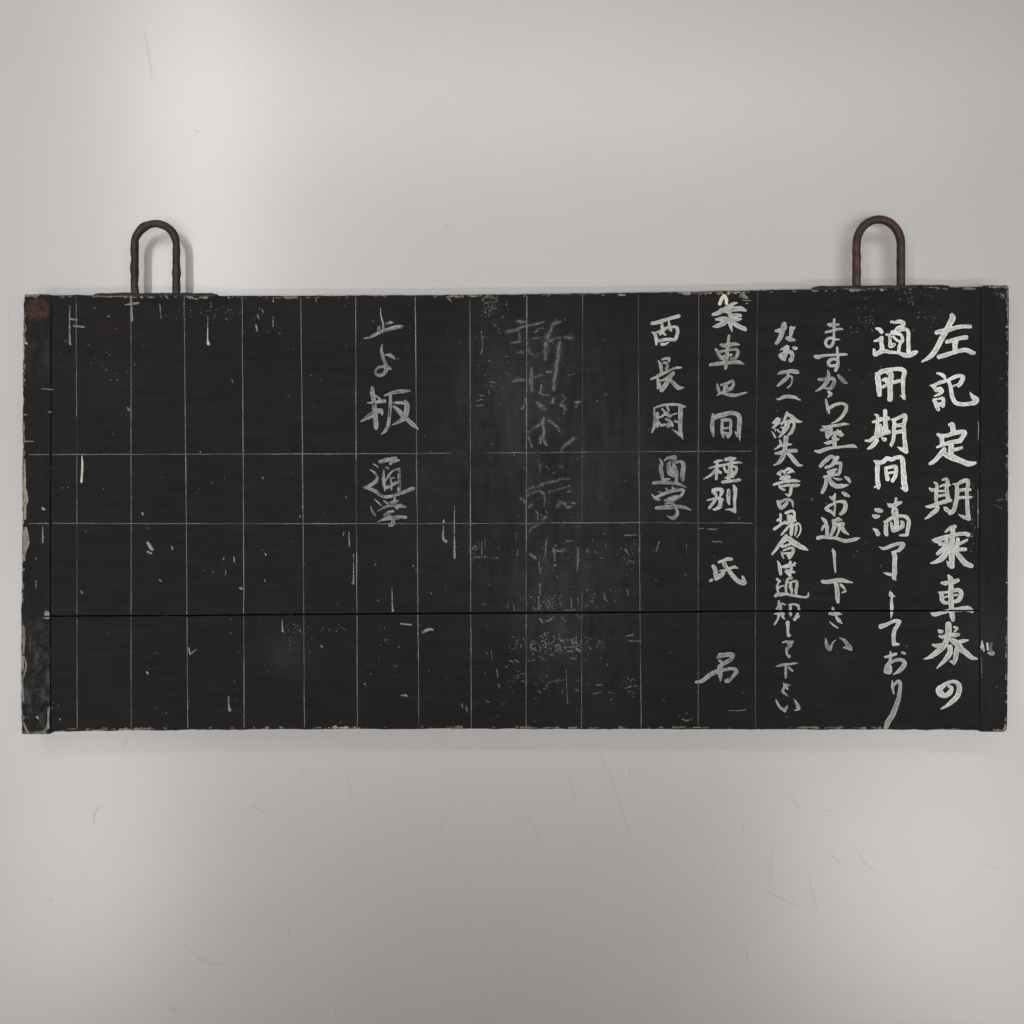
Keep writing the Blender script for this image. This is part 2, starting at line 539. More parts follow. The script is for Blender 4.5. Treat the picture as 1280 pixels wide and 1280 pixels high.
750 775 20 680 800 60
300 870 20 330 950 40 375 1010 30
410 940 20 520 890 40 640 860 40 770 860 60 860 885 30
720 890 60 780 840 20
520 1010 40 580 970 50 660 950 40
540 1030 50 600 1020 50
410 1120 10 500 1080 40 620 1060 60 740 1045 65 860 1045 50
660 1090 50 650 1150 70 600 1170 50
F 新 5 620 380 120
280 230 30 340 240 45 400 240 20
150 375 35 260 345 30 370 300 25 500 275 25 640 240 15
210 525 25 320 500 25
370 490 15 480 465 20 600 445 15
570 330 25 520 385 15
300 330 15 320 480 20
740 280 25 800 250 35 870 235 15
750 310 20 710 400 40 670 470 60 670 560 55 660 660 50 660 740 25
720 495 30 800 455 20 900 445 15 1000 440 45
850 520 40 835 620 50 830 730 40 800 820 50 800 900 45 780 1020 45 770 1130 45
450 590 25 440 640 35 520 690 30 570 660 20
410 500 20 440 550 20
230 1035 35 300 1010 45 390 1015 20
480 850 25 470 930 45 470 1040 50 480 1160 40
510 980 25 600 945 30
680 905 40 740 905 30
600 1080 25 600 1150 30 580 1190 25 660 1215 25 720 1215 15
340 640 40 290 650 20
E 潟 5 620 480 120
550 260 50 620 320 60 680 330 15
740 240 30 765 190 25 760 245 30
880 150 20 920 200 25 880 240 30
860 280 35 915 310 30 910 390 15
330 320 15 350 335 20 395 240 20 395 200 20
1060 240 30 1100 240 35
1070 310 20 1075 270 20
430 640 25 500 590 30 610 520 40 640 450 30
700 480 40 800 560 30 855 640 10
620 530 40 640 640 35 630 720 35 670 810 30
600 700 30 590 800 25
430 700 20 480 840 25
870 890 25 900 830 30 960 790 40 1040 720 35
990 790 30 1000 750 25
580 1080 35 590 1100 25 590 1180 10
850 1090 25 880 1100 25
F 駅 5 620 580 120
320 455 25 370 490 35 400 540 20
410 340 30 470 320 30
495 290 25 500 325 20
550 310 20 640 260 20 760 235 25 870 200 22 990 195 15
590 250 15 700 260 15
700 380 15 800 350 18 890 320 18 980 290 10
480 390 20 560 360 18 630 390 20 650 470 20 640 560 15
440 380 25 430 430 15
440 570 30 480 540 25
820 560 35 860 520 35 920 530 40
950 580 25 990 570 25
1010 520 25 1050 520 25
530 630 20 560 670 18 555 740 15
620 740 20 660 710 35
430 800 18 560 790 18 640 785 10
450 900 18 480 850 25 560 820 15
970 370 25 990 360 20
455 1200 30 530 1260 35
770 1130 25 780 1280 18
770 1150 18 890 1165 18
900 1140 20 870 1170 15
1090 1170 20 1095 1280 35
M 0 1140 790 120
1020 280 40 1060 290 70 1080 280 50
930 120 20 935 200 60 960 250 30
1000 150 30 1010 230 30
M 5 1140 790 120
1060 140 40 1040 220 60 1070 260 40
925 350 14 925 610 14
M 4 865 640 100
250 270 20 310 275 30 390 275 25 405 255 10
320 470 20 380 480 20 450 470 18 470 490 14
110 265 16 190 262 14
M 4 865 810 80
720 1250 15 900 1250 24 1000 1245 22 1090 1225 15
M 3 870 360 80
560 150 60 500 240 70 460 320 60
580 150 60 600 240 70 600 310 70
950 100 60 960 170 100 1020 190 60
900 130 60 890 180 40
930 245 25 1090 255 20
1005 300 35 1025 310 35
M 4 0 230 320
350 610 5 348 700 9 350 790 12 352 800 16
350 675 12 385 680 10
370 710 12 420 715 12
655 560 10 658 640 14 660 680 18
690 595 14 660 600 16 625 605 6
1040 660 5 1038 750 7 1040 790 14 1045 800 20
940 570 6 990 575 10
245 1142 10 252 1140 12
640 1120 10 645 1130 12
120 740 8 125 800 12
540 660 8 548 665 8
800 600 5 805 670 8
1055 590 4 1055 615 6
830 560 12 838 570 10
M 3 0 640 320
215 70 4 215 150 12
740 155 18 755 180 22 765 190 12
740 200 14 758 208 10
860 170 6 862 185 10
235 505 28 238 525 26
405 395 12 410 405 12
795 335 4 803 345 8
735 800 12 740 808 10
945 680 8 950 710 8
950 712 8 980 688 8
1145 920 4 1143 980 8 1150 990 16
1120 225 4 1118 240 8
1170 225 5 1172 248 8
1130 290 4 1128 315 5
1205 380 10 1212 384 8
180 230 6 182 235 6
185 1025 12 192 1030 12
300 1035 12 302 1038 10
1065 300 8 1062 305 6
120 100 10 130 150 24 120 200 14
711 5 10 714 12 10
240 980 6 244 1080 10
115 860 5 118 940 8
180 340 4 182 385 5
M 3 280 620 320
1100 115 4 1098 130 14
1098 150 4 1095 210 14 1110 228 16
1152 50 4 1152 200 8 1153 310 12
625 180 4 627 250 8
648 290 4 648 420 7 645 435 18
840 460 4 842 560 8 845 572 16
292 620 4 293 660 8 294 675 14
885 638 10 900 640 10 935 643 9
995 680 18 1020 668 18 1045 668 10
885 998 8 900 995 12 915 1000 8
20 1000 4 25 1050 8 30 1070 16
280 1155 10 290 1160 14
80 460 10 88 464 12
208 290 9 209 296 9
205 420 7 206 426 7
380 100 7 381 106 7
755 338 6 756 345 7
945 348 8 948 352 8
1190 1040 5 1193 1060 5
1212 1060 10 1215 1080 6
487 750 10 490 754 8
704 938 7 705 942 7
600 180 7 595 195 7
M 3 280 340 300
170 285 10 175 300 14 177 318 6
262 240 4 262 290 6
180 225 4 185 250 6
263 135 4 263 160 6
490 140 5 492 160 8
205 200 4 207 215 6
45 580 6 48 590 6
1190 135 5 1210 155 9
205 1095 5 208 1102 6
652 1198 5 654 1206 6
M 5 580 640 300
45 200 8 60 180 8 70 200 8
95 160 6 95 230 8
112 140 5 112 190 5
60 240 5 180 245 5
280 110 5 278 160 6
285 200 5 283 260 5
358 225 14 380 245 16
400 270 10 408 330 12
404 385 14 406 440 8
440 150 8 432 240 10
480 200 10 485 260 10
480 205 8 520 212 8
482 283 14 490 284 12
608 190 8 608 240 12 605 290 14
600 320 6 605 300 8
545 150 10 560 160 10
740 120 6 750 115 8
855 125 10 920 122 8
860 200 10 880 230 8
930 170 6 935 210 8
900 260 8 905 275 5
660 200 8 655 215 8
700 210 14 710 220 10
755 170 6 757 190 6
1040 160 10 1025 210 6
730 245 8 745 248 6
400 450 10 400 520 12
430 480 25 450 510 16
450 470 10 460 500 8
370 510 12 380 525 8
530 525 8 590 520 8
570 460 8 575 510 10
605 455 8 612 500 8
510 460 6 520 510 6
680 475 10 690 478 8
700 500 6 715 515 8
745 430 5 755 470 8
870 410 6 875 440 8
405 570 15 418 590 14
450 580 12 475 560 10
520 560 10 540 580 8
600 550 10 628 568 8
235 470 4 232 520 5
262 480 6 270 530 6
100 490 6 120 495 6
355 700 8 370 690 8 385 695 6
360 730 10 390 740 10
400 700 6 410 745 6
430 690 8 440 730 6
460 700 6 480 690 8
490 710 12 510 705 10
530 720 8 600 718 12 628 700 8
570 680 14 580 700 18
550 745 10 580 740 12
600 730 20 620 740 14
460 760 6 490 770 6
570 780 12 600 785 10
340 795 8 380 790 8
400 770 6 440 790 6
545 840 5 548 950 7 552 1020 7
440 915 6 490 900 6 540 895 6
710 925 12 740 920 10
690 970 6 730 962 6
770 962 10 800 968 10
870 660 12 900 655 15
880 685 12 940 692 8
860 940 8 890 930 12
910 925 10 925 930 8
870 880 6 880 895 6
115 745 8 125 755 6
145 740 6 150 780 5
240 790 8 260 800 8
270 790 10 290 800 8
225 830 6 235 820 6
175 840 10 180 880 8
180 920 10 195 930 10
285 850 5 288 890 6
300 900 6 325 905 8
110 1000 6 135 1015 8
200 1025 10 215 1022 12
10 1030 5 14 1060 8
1060 1000 7 1068 1010 7
1165 1105 10 1190 1112 10 1218 1102 8
1185 1065 6 1188 1078 6
590 945 8 610 955 8
400 955 8 410 965 6
720 685 5 745 700 6
700 740 4 720 690 5
765 810 6 762 820 6
490 340 8 500 350 8
1185 170 4 1190 240 4
320 440 5 325 460 5
300 455 6 325 465 5
M 5 550 360 150
450 130 16 480 100 18 540 95 18 590 110 14
470 160 16 520 150 16 580 160 12
480 210 18 490 215 16
550 210 14 600 225 14
610 80 10 605 150 20
570 380 14 600 410 14
610 450 8 640 485 8
440 460 14 455 600 12 440 700 20
520 775 20 530 780 16
360 770 16 370 765 14
700 730 18 730 735 12
540 1000 14 590 1010 14
540 1045 20 580 1055 14
490 1040 16 500 1050 14
515 1090 14 525 1130 10
420 1145 10 465 1150 16
400 1200 14 450 1190 16
390 1260 18 460 1250 18
100 120 14 115 145 16
70 90 14 90 110 14
80 470 10 85 490 10
140 640 10 145 660 14
"""
# ---------------------------------------------------------------- helpers
def P(px, py, z=T):
    """a point of the photograph (1280 px wide) carried back to height z"""
    s = (ZC - z)/D/1000.0
    return ((px-640.0)*s, (640.0-py)*s, z)

def new_obj(name, me, mat=None, parent=None):
    o = bpy.data.objects.new(name, me); C.objects.link(o)
    if mat is not None:
        for m in (mat if isinstance(mat, (list, tuple)) else [mat]): me.materials.append(m)
    if parent: o.parent = parent
    return o

class Noise:
    """tileable value noise with octaves"""
    def __init__(self, seed):
        self.g = np.random.RandomState(seed).rand(256, 256)
    def v(self, x, y):
        xi = np.floor(x).astype(int); yi = np.floor(y).astype(int)
        fx = x-xi; fy = y-yi
        fx = fx*fx*(3-2*fx); fy = fy*fy*(3-2*fy)
        g = self.g; a = g[xi % 256, yi % 256]; b = g[(xi+1) % 256, yi % 256]
        c = g[xi % 256, (yi+1) % 256]; d = g[(xi+1) % 256, (yi+1) % 256]
        return (a*(1-fx)+b*fx)*(1-fy)+(c*(1-fx)+d*fx)*fy
    def f(self, x, y, oct=3):
        s = 0; w = 0.5; t = 0
        for k in range(oct):
            s = s + w*self.v(x*2**k+17.3*k, y*2**k+5.1*k); t += w; w *= 0.55
        return s/t
N1 = Noise(3); N2 = Noise(8); N3 = Noise(21)

# ---- node helpers
def mat(name):
    m = bpy.data.materials.new(name); m.use_nodes = True
    return m, m.node_tree, m.node_tree.nodes['Principled BSDF']
def node(nt, typ, **kw):
    n = nt.nodes.new(typ)
    for k, v in kw.items():
        if k.startswith('i_'):
            k2 = k[2:]; k2 = int(k2) if k2.isdigit() else k2.replace('_', ' ')
            n.inputs[k2].default_value = v
        else: setattr(n, k, v)
    return n
def ramp(nt, fac, stops):
    r = nt.nodes.new('ShaderNodeValToRGB'); e = r.color_ramp.elements
    while len(e) < len(stops): e.new(0.5)
    for k, (p, c) in enumerate(stops):
        e[k].position = p; e[k].color = (c, c, c, 1) if isinstance(c, (int, float)) else (*c, 1)
    nt.links.new(fac, r.inputs[0]); return r.outputs[0]
def mixc(nt, fac, a, b, mode='MIX'):
    m = nt.nodes.new('ShaderNodeMix'); m.data_type = 'RGBA'; m.blend_type = mode
    for s, v in ((0, fac), (6, a), (7, b)):
        if hasattr(v, 'is_linked') or hasattr(v, 'links'): nt.links.new(v, m.inputs[s])
        else: m.inputs[s].default_value = v if s == 0 else (*v, 1)
    return m.outputs[2]
def mth(nt, op, a, b=0.0, c=None, clamp=False):
    m = nt.nodes.new('ShaderNodeMath'); m.operation = op; m.use_clamp = clamp
    for s, v in enumerate((a, b) if c is None else (a, b, c)):
        if hasattr(v, 'links'): nt.links.new(v, m.inputs[s])
        else: m.inputs[s].default_value = v
    return m.outputs[0]
def mapped(nt, scale, loc=(0, 0, 0)):
    tc = nt.nodes.new('ShaderNodeTexCoord'); mp = nt.nodes.new('ShaderNodeMapping')
    mp.inputs['Scale'].default_value = scale; mp.inputs['Location'].default_value = loc
    nt.links.new(tc.outputs['Object'], mp.inputs[0]); return mp.outputs[0]
def noise(nt, vec, scale, detail=4, rough=0.55, dist=0.0):
    n = node(nt, 'ShaderNodeTexNoise', i_Scale=scale, i_Detail=detail, i_Roughness=rough, i_Distortion=dist)
    nt.links.new(vec, n.inputs['Vector']); return n.outputs['Fac']
def bump(nt, h, strength, dist, b):
    n = node(nt, 'ShaderNodeBump', i_Strength=strength, i_Distance=dist)
    nt.links.new(h, n.inputs['Height']); nt.links.new(n.outputs[0], b.inputs['Normal'])
def blob(nt, cx, cy, r0, r1):
    """1 inside r0, 0 outside r1 round a point of the board (object space = world)"""
    tc = nt.nodes.new('ShaderNodeTexCoord'); sp = nt.nodes.new('ShaderNodeSeparateXYZ'); nt.links.new(tc.outputs['Object'], sp.inputs[0])
    x, y, _ = P(cx, cy)
    dx = mth(nt, 'SUBTRACT', sp.outputs[0], x); dy = mth(nt, 'SUBTRACT', sp.outputs[1], y)
    d = mth(nt, 'SQRT', mth(nt, 'ADD', mth(nt, 'MULTIPLY', dx, dx), mth(nt, 'MULTIPLY', dy, dy)))
    mr = node(nt, 'ShaderNodeMapRange', i_1=r0, i_2=r1, i_3=1.0, i_4=0.0); mr.interpolation_type = 'SMOOTHSTEP'
    nt.links.new(d, mr.inputs[0]); return mr.outputs[0], sp

# ---------------------------------------------------------------- materials
# table: pale grey laminate
m_table, nt, b = mat('grey_laminate')
v = mapped(nt, (1, 1, 1))
n1 = noise(nt, v, 2.2, 3, 0.5); n2 = noise(nt, v, 330, 3, 0.65); n3 = noise(nt, v, 14, 5, 0.6)
c = ramp(nt, n1, [(0.3, (0.552, 0.531, 0.519)), (0.7, (0.568, 0.549, 0.537))])
c = mixc(nt, 1.0, c, ramp(nt, n2, [(0.3, 0.972), (0.7, 1.018)]), 'MULTIPLY')
c = mixc(nt, 1.0, c, ramp(nt, n3, [(0.3, 0.985), (0.7, 1.006)]), 'MULTIPLY')
nt.links.new(c, b.inputs['Base Color'])
vs = mapped(nt, (1, 1, 1)); rr = noise(nt, vs, 60, 4, 0.7)
nt.links.new(ramp(nt, rr, [(0.3, 0.275), (0.7, 0.295)]), b.inputs['Roughness'])
b.inputs['Specular IOR Level'].default_value = 0.55
bump(nt, noise(nt, v, 90, 2, 0.5), 0.03, 0.0005, b)

# black painted wood
def board_mat(name, vertical=False, scuff=0.0):
    m, nt, b = mat(name)
    st = (22, 3, 1) if vertical else (3, 22, 1)
    v = mapped(nt, st); vi = mapped(nt, (1, 1, 1))
    grain = noise(nt, v, 6, 5, 0.6, 0.4)
    big = noise(nt, vi, 5, 3, 0.5); mott = noise(nt, vi, 30, 4, 0.65); fine = noise(nt, vi, 260, 3, 0.6)
    c = ramp(nt, big, [(0.35, (0.0200, 0.0176, 0.0173)), (0.5, (0.0184, 0.0173, 0.0179)), (0.65, (0.0174, 0.0177, 0.0190))])
    c = mixc(nt, 1.0, c, ramp(nt, grain, [(0.3, 0.86), (0.7, 1.14)]), 'MULTIPLY')
    c = mixc(nt, 1.0, c, ramp(nt, mott, [(0.3, 0.9), (0.75, 1.12)]), 'MULTIPLY')
    # old chalk dust rubbed into the middle
    cloud = mth(nt, 'ADD', mth(nt, 'MULTIPLY', noise(nt, mapped(nt, (1.3, 0.6, 1)), 16, 7, 0.72), 0.6), mth(nt, 'MULTIPLY', noise(nt, mapped(nt, (5, 0.8, 1)), 20, 5, 0.7), 0.4))
    for (x, y, r0, r1, k_) in ((690, 640, 0.05, 0.28, 0.022), (680, 500, 0.03, 0.18, 0.022), (620, 470, 0.0, 0.13, 0.012), (700, 730, 0.02, 0.12, 0.024), (705, 810, 0.0, 0.07, 0.024), (740, 860, 0.0, 0.12, 0.016)):
        mr, sp = blob(nt, x, y, r0, r1)
        dust = mth(nt, 'MULTIPLY', mr, ramp(nt, cloud, [(0.40, 0.05), (0.62, 1.0)]))
        c = mixc(nt, mth(nt, 'MULTIPLY', dust, k_), c, (0.5, 0.5, 0.53))
    for (x, y, r) in ((520, 590, 0.05), (360, 820, 0.05), (130, 480, 0.05), (1040, 830, 0.03), (1180, 380, 0.04), (1015, 880, 0.05)):
        mr, sp = blob(nt, x, y, 0.0, r)
        c = mixc(nt, mth(nt, 'MULTIPLY', mth(nt, 'MULTIPLY', mr, mott), 0.045 if (x, y) in ((1040, 830), (360, 820)) else 0.014), c, (0.30, 0.24, 0.19) if y > 825 else (0.42, 0.44, 0.46))
    # tiny pale flecks
    vf = node(nt, 'ShaderNodeTexVoronoi', feature='F1', i_Scale=75.0); nt.links.new(vi, vf.inputs['Vector'])
    fl = mth(nt, 'MULTIPLY', ramp(nt, vf.outputs['Distance'], [(0.05, 1.0), (0.10, 0.0)]), ramp(nt, noise(nt, vi, 22, 2), [(0.56, 0.0), (0.62, 1.0)]))
    c = mixc(nt, mth(nt, 'MULTIPLY', fl, 0.28), c, (0.4, 0.38, 0.35))
    # faint long scratches
    sc = noise(nt, mapped(nt, (3, 60, 1) if not vertical else (60, 3, 1)), 9, 2, 0.5, 0.8)
    c = mixc(nt, mth(nt, 'MULTIPLY', ramp(nt, sc, [(0.66, 0.0), (0.72, 1.0)]), 0.008), c, (0.5, 0.5, 0.5))
    if scuff:
        # rubbed, whitish blue-green scuffs towards the lower end of the left batten
        mr, sp = blob(nt, 40, 850, 0.02, 0.12)
        s1 = noise(nt, mapped(nt, (1, 0.6, 1)), 85, 7, 0.8, 0.0)
        k = mth(nt, 'MULTIPLY', mr, ramp(nt, s1, [(0.46, 0.0), (0.62, 1.0)]))
        c = mixc(nt, mth(nt, 'MULTIPLY', k, 0.13), c, (0.34, 0.38, 0.38))
        mr, sp = blob(nt, 52, 440, 0.01, 0.05)
        k = mth(nt, 'MULTIPLY', mr, ramp(nt, s1, [(0.45, 0.0), (0.7, 1.0)]))
        c = mixc(nt, mth(nt, 'MULTIPLY', k, 0.07), c, (0.34, 0.36, 0.36))
        mr, sp = blob(nt, 47, 387, 0.0110, 0.0185)
        rn = noise(nt, vi, 90, 4, 0.6)
        k = mth(nt, 'MULTIPLY', mr, ramp(nt, rn, [(0.25, 0.55), (0.6, 1.0)]))
        c = mixc(nt, k, c, mixc(nt, ramp(nt, noise(nt, vi, 160, 4, 0.6), [(0.3, 0.0), (0.7, 1.0)]), (0.026, 0.018, 0.014), (0.085, 0.050, 0.031)))
    else:
        mr, sp = blob(nt, 1240, 800, 0.0, 0.10)
        k = mth(nt, 'MULTIPLY', mr, mott)
        c = mixc(nt, mth(nt, 'MULTIPLY', k, 0.035), c, (0.4, 0.42, 0.40))
        mr, sp = blob(nt, 1254, 362, 0.002, 0.014)
        k = mth(nt, 'MULTIPLY', mr, ramp(nt, noise(nt, vi, 150, 4, 0.7), [(0.45, 0.0), (0.6, 1.0)]))
        c = mixc(nt, mth(nt, 'MULTIPLY', k, 0.5), c, (0.5, 0.48, 0.44))
    nt.links.new(c, b.inputs['Base Color'])
    nt.links.new(ramp(nt, mott, [(0.3, 0.74), (0.7, 0.90)]), b.inputs['Roughness'])
    b.inputs['Specular IOR Level'].default_value = 0.06
    h = mth(nt, 'ADD', grain, mth(nt, 'MULTIPLY', fine, 0.3))
    bump(nt, h, 0.35, 0.0004, b)
    return m
m_board = board_mat('black_board_paint')
m_batten_l = board_mat('black_batten_paint', True, 1.0)
m_batten_r = board_mat('black_batten_paint_right', True, 0.0)

# worn arrises: black paint flaked down to old paint and wood
def edge_mat(name, lo, hi, tint):
    m, nt, b = mat(name)
    v = mapped(nt, (1, 1, 1))
    a = noise(nt, v, 26, 3, 0.5); f = noise(nt, v, 190, 4, 0.65)
    k = mth(nt, 'MULTIPLY', ramp(nt, a, [(lo, 0.0), (lo+0.1, 1.0)]), ramp(nt, f, [(hi, 0.0), (hi+0.06, 1.0)]))
    w = mixc(nt, noise(nt, v, 60, 2), (0.33, 0.31, 0.28), tint)
    nt.links.new(mixc(nt, k, (0.010, 0.0095, 0.0095), w), b.inputs['Base Color'])
    b.inputs['Roughness'].default_value = 0.7
    return m
m_edge = edge_mat('worn_edge', 0.50, 0.53, (0.20, 0.11, 0.07))
m_seam = edge_mat('seam_edge', 0.54, 0.58, (0.12, 0.09, 0.07))
m_edge_l = edge_mat('worn_edge_pale', 0.42, 0.47, (0.34, 0.30, 0.22))

# rusted iron
def rust_mat(name, dark, mid, bright):
    m, nt, b = mat(name)
    v = mapped(nt, (1, 1, 1))
    n = noise(nt, v, 70, 5, 0.6); f = noise(nt, v, 500, 4, 0.7)
    c = ramp(nt, n, [(0.3, dark), (0.5, mid), (0.72, bright)])
    c = mixc(nt, 1.0, c, ramp(nt, f, [(0.3, 0.7), (0.7, 1.25)]), 'MULTIPLY')
    nt.links.new(c, b.inputs['Base Color']); b.inputs['Roughness'].default_value = 0.62
    b.inputs['Metallic'].default_value = 0.1
    bump(nt, f, 0.7, 0.0007, b)
    return m
m_rust_d = rust_mat('dark_rusty_iron', (0.012, 0.008, 0.008), (0.028, 0.016, 0.013), (0.080, 0.038, 0.022))
m_rust_b = rust_mat('brown_rusty_iron', (0.026, 0.014, 0.011), (0.052, 0.027, 0.019), (0.105, 0.055, 0.034))

# paint / chalk: pigment amount is carried by the mesh (attribute "pigment")
def paint_mat(name, tint, rough=0.6):
    m, nt, b = mat(name)
    at = node(nt, 'ShaderNodeAttribute', attribute_name='pigment')
    f = noise(nt, mapped(nt, (1, 1, 1)), 700, 3, 0.6)
    k = mth(nt, 'MULTIPLY', at.outputs['Fac'], ramp(nt, f, [(0.3, 0.86), (0.7, 1.10)]), clamp=True)
    nt.links.new(mixc(nt, k, (0.0105, 0.0102, 0.0105), tint), b.inputs['Base Color'])
    b.inputs['Roughness'].default_value = rough; b.inputs['Specular IOR Level'].default_value = 0.12
    return m
m_paint = paint_mat('white_brush_paint', (0.93, 0.915, 0.875))
m_paint_warm = paint_mat('cream_paint', (0.93, 0.86, 0.72))
m_chalk = paint_mat('grey_chalk_residue', (0.90, 0.90, 0.91), 0.8)
m_rule = paint_mat('ruled_line_paint', (0.92, 0.88, 0.78))
m_tan = paint_mat('bare_wood_chip', (0.72, 0.66, 0.54), 0.8)
m_scr, nt, b = mat('table_scratch')
b.inputs['Base Color'].default_value = (0.44, 0.43, 0.42, 1); b.inputs['Roughness'].default_value = 0.6
m_speck, nt, b = mat('table_speck')
b.inputs['Base Color'].default_value = (0.10, 0.10, 0.09, 1); b.inputs['Roughness'].default_value = 0.6

# ---------------------------------------------------------------- brush strokes -> mesh
def lerpy(pts, x):
    return float(np.interp(x, [p[0] for p in pts], [p[1] for p in pts]))
SEAM = [(60, 770.2), (233, 769.6), (300, 768.7), (450, 767.6), (580, 766.6), (800, 765.4), (960, 763.6), (1226, 763.4)]
def smooth(pts):
    """Catmull-Rom through (x,y,w) points"""
    p = np.array(pts, float)
    if len(p) == 1: return np.vstack([p, p+[0.2, 0.2, 0]])
    if len(p) == 2: return p
    q = np.vstack([2*p[0]-p[1], p, 2*p[-1]-p[-2]]); out = []
    for i in range(1, len(q)-2):
        for t in (0, 0.25, 0.5, 0.75):
            a, b_, c_, d_ = q[i-1], q[i], q[i+1], q[i+2]
            r = 0.5*((2*b_)+(-a+c_)*t+(2*a-5*b_+4*c_-d_)*t*t+(-a+3*b_-3*c_+d_)*t**3)
            r[2] = b_[2]*(1-t)+c_[2]*t
            out.append(r)
    out.append(p[-1]); return np.array(out)

def strokes_mesh(strokes, res, tone, rag=0.25, dry=0.35, seed=0, rim=0.18, gap=True, z0=0.0002, zmax=0.0003, zbase=T, patch=0.0):
    """union of tapering brush strokes (photo px) -> quads hugging the outline; pigment per vertex"""
    allp = np.vstack([s for s in strokes]); pad = allp[:, 2].max()/2+1.5
    x0, y0 = allp[:, :2].min(0)-pad; x1, y1 = allp[:, :2].max(0)+pad
    nx = int((x1-x0)/res)+2; ny = int((y1-y0)/res)+2
    X, Y = np.meshgrid(x0+np.arange(nx)*res, y0+np.arange(ny)*res, indexing='ij')
    F = np.full(X.shape, 1e3); U = np.zeros(X.shape); L = np.zeros(X.shape); K = np.zeros(X.shape); R = np.ones(X.shape)
    for si, s in enumerate(strokes):
        ln = seed*3.1+si*7.7
        for a, b_ in zip(s[:-1], s[1:]):
            d = b_[:2]-a[:2]; l = float(np.hypot(*d))
            if l < 1e-6: continue
            rm = max(a[2], b_[2])/2+1.6
            i0 = max(int((min(a[0], b_[0])-rm-x0)/res), 0); i1 = min(int((max(a[0], b_[0])+rm-x0)/res)+2, nx)
            j0 = max(int((min(a[1], b_[1])-rm-y0)/res), 0); j1 = min(int((max(a[1], b_[1])+rm-y0)/res)+2, ny)
            sx = X[i0:i1, j0:j1]; sy = Y[i0:i1, j0:j1]
            t = np.clip(((sx-a[0])*d[0]+(sy-a[1])*d[1])/(l*l), 0, 1)
            r = (a[2]*(1-t)+b_[2]*t)/2
            ex = sx-a[0]-t*d[0]; ey = sy-a[1]-t*d[1]
            f = np.hypot(ex, ey)-r
            cr = (ex*d[1]-ey*d[0])/l
            m = f < F[i0:i1, j0:j1]
            F[i0:i1, j0:j1][m] = f[m]; U[i0:i1, j0:j1][m] = cr[m]
            L[i0:i1, j0:j1][m] = (ln+t*l)[m]; K[i0:i1, j0:j1][m] = si; R[i0:i1, j0:j1][m] = r[m]
            ln += l
    F = F+rag*(N1.f(X*0.9+seed, Y*0.9)-0.5)*2*0.8+rag*0.6*(N2.v(X*2.2, Y*2.2+seed)-0.5)
    if patch:
        F = F+patch*(N3.f(X*0.55+seed*2, Y*0.55)-0.45)*3
    ins = F < 0
    if not ins.any(): return None
    gx, gy = np.gradient(F, res)
    cell = ins[:-1, :-1] | ins[1:, :-1] | ins[:-1, 1:] | ins[1:, 1:]
    if gap:
        cx = X[:-1, :-1]+res/2; cy = Y[:-1, :-1]+res/2
        sm = np.interp(cx, [p[0] for p in SEAM], [p[1] for p in SEAM])
        cell &= ~(np.abs(cy-sm) < 1.0)
    used = np.zeros(F.shape, bool)
    used[:-1, :-1] |= cell; used[1:, :-1] |= cell; used[:-1, 1:] |= cell; used[1:, 1:] |= cell
    out = used & ~ins
    g2 = np.maximum(gx*gx+gy*gy, 0.25)
    mx = np.clip(-F*gx/g2, -res*0.95, res*0.95); my = np.clip(-F*gy/g2, -res*0.95, res*0.95)
    PX = np.where(out, X+mx, X); PY = np.where(out, Y+my, Y)
    dep = np.clip(-F, 0, None); dep[out] = 0
    # pigment: streaks along the stroke, beaded rims, thin patches
    streak = N2.f(U*1.1+K*13, L*0.10+seed, 2); thin = N3.f(X*0.16+seed*1.7, Y*0.16, 2); spec = N1.f(X*0.8, Y*0.8+seed, 2)
    core = np.clip(dep/np.maximum(R, 0.6), 0, 1)
    kv = 0.93+0.14*N1.v(K*3.7+seed, K*0+seed)
    ton = tone*kv*(1.06-dry*(0.9*np.clip(streak-0.42, 0, 1)*2+0.8*np.clip(thin-0.45, 0, 1)*2+0.5*np.clip(spec-0.6, 0, 1)*2))
    ton = ton*(1+rim*(np.exp(-((dep-0.9)/0.7)**2))-0.10*core)
    ton = ton*(1-0.55*np.clip((spec-0.66)*8, 0, 1)*np.clip(dep-0.5, 0, 1))
    ton = np.where(dep < 0.12, ton*0.72, ton)
    ton = np.clip(ton, 0.02, 0.98)
    zz = z0+zmax*np.clip(dep/1.2, 0, 1)*(0.7+0.6*spec)
    idx = -np.ones(F.shape, int); idx[used] = np.arange(used.sum())
    s = (ZC-zbase)/D/1000.0
    co = np.stack([(PX[used]-640)*s, (640-PY[used])*s, zbase+zz[used]], 1)
    q = np.stack([idx[:-1, :-1][cell], idx[:-1, 1:][cell], idx[1:, 1:][cell], idx[1:, :-1][cell]], 1)
    return co, q, ton[used]

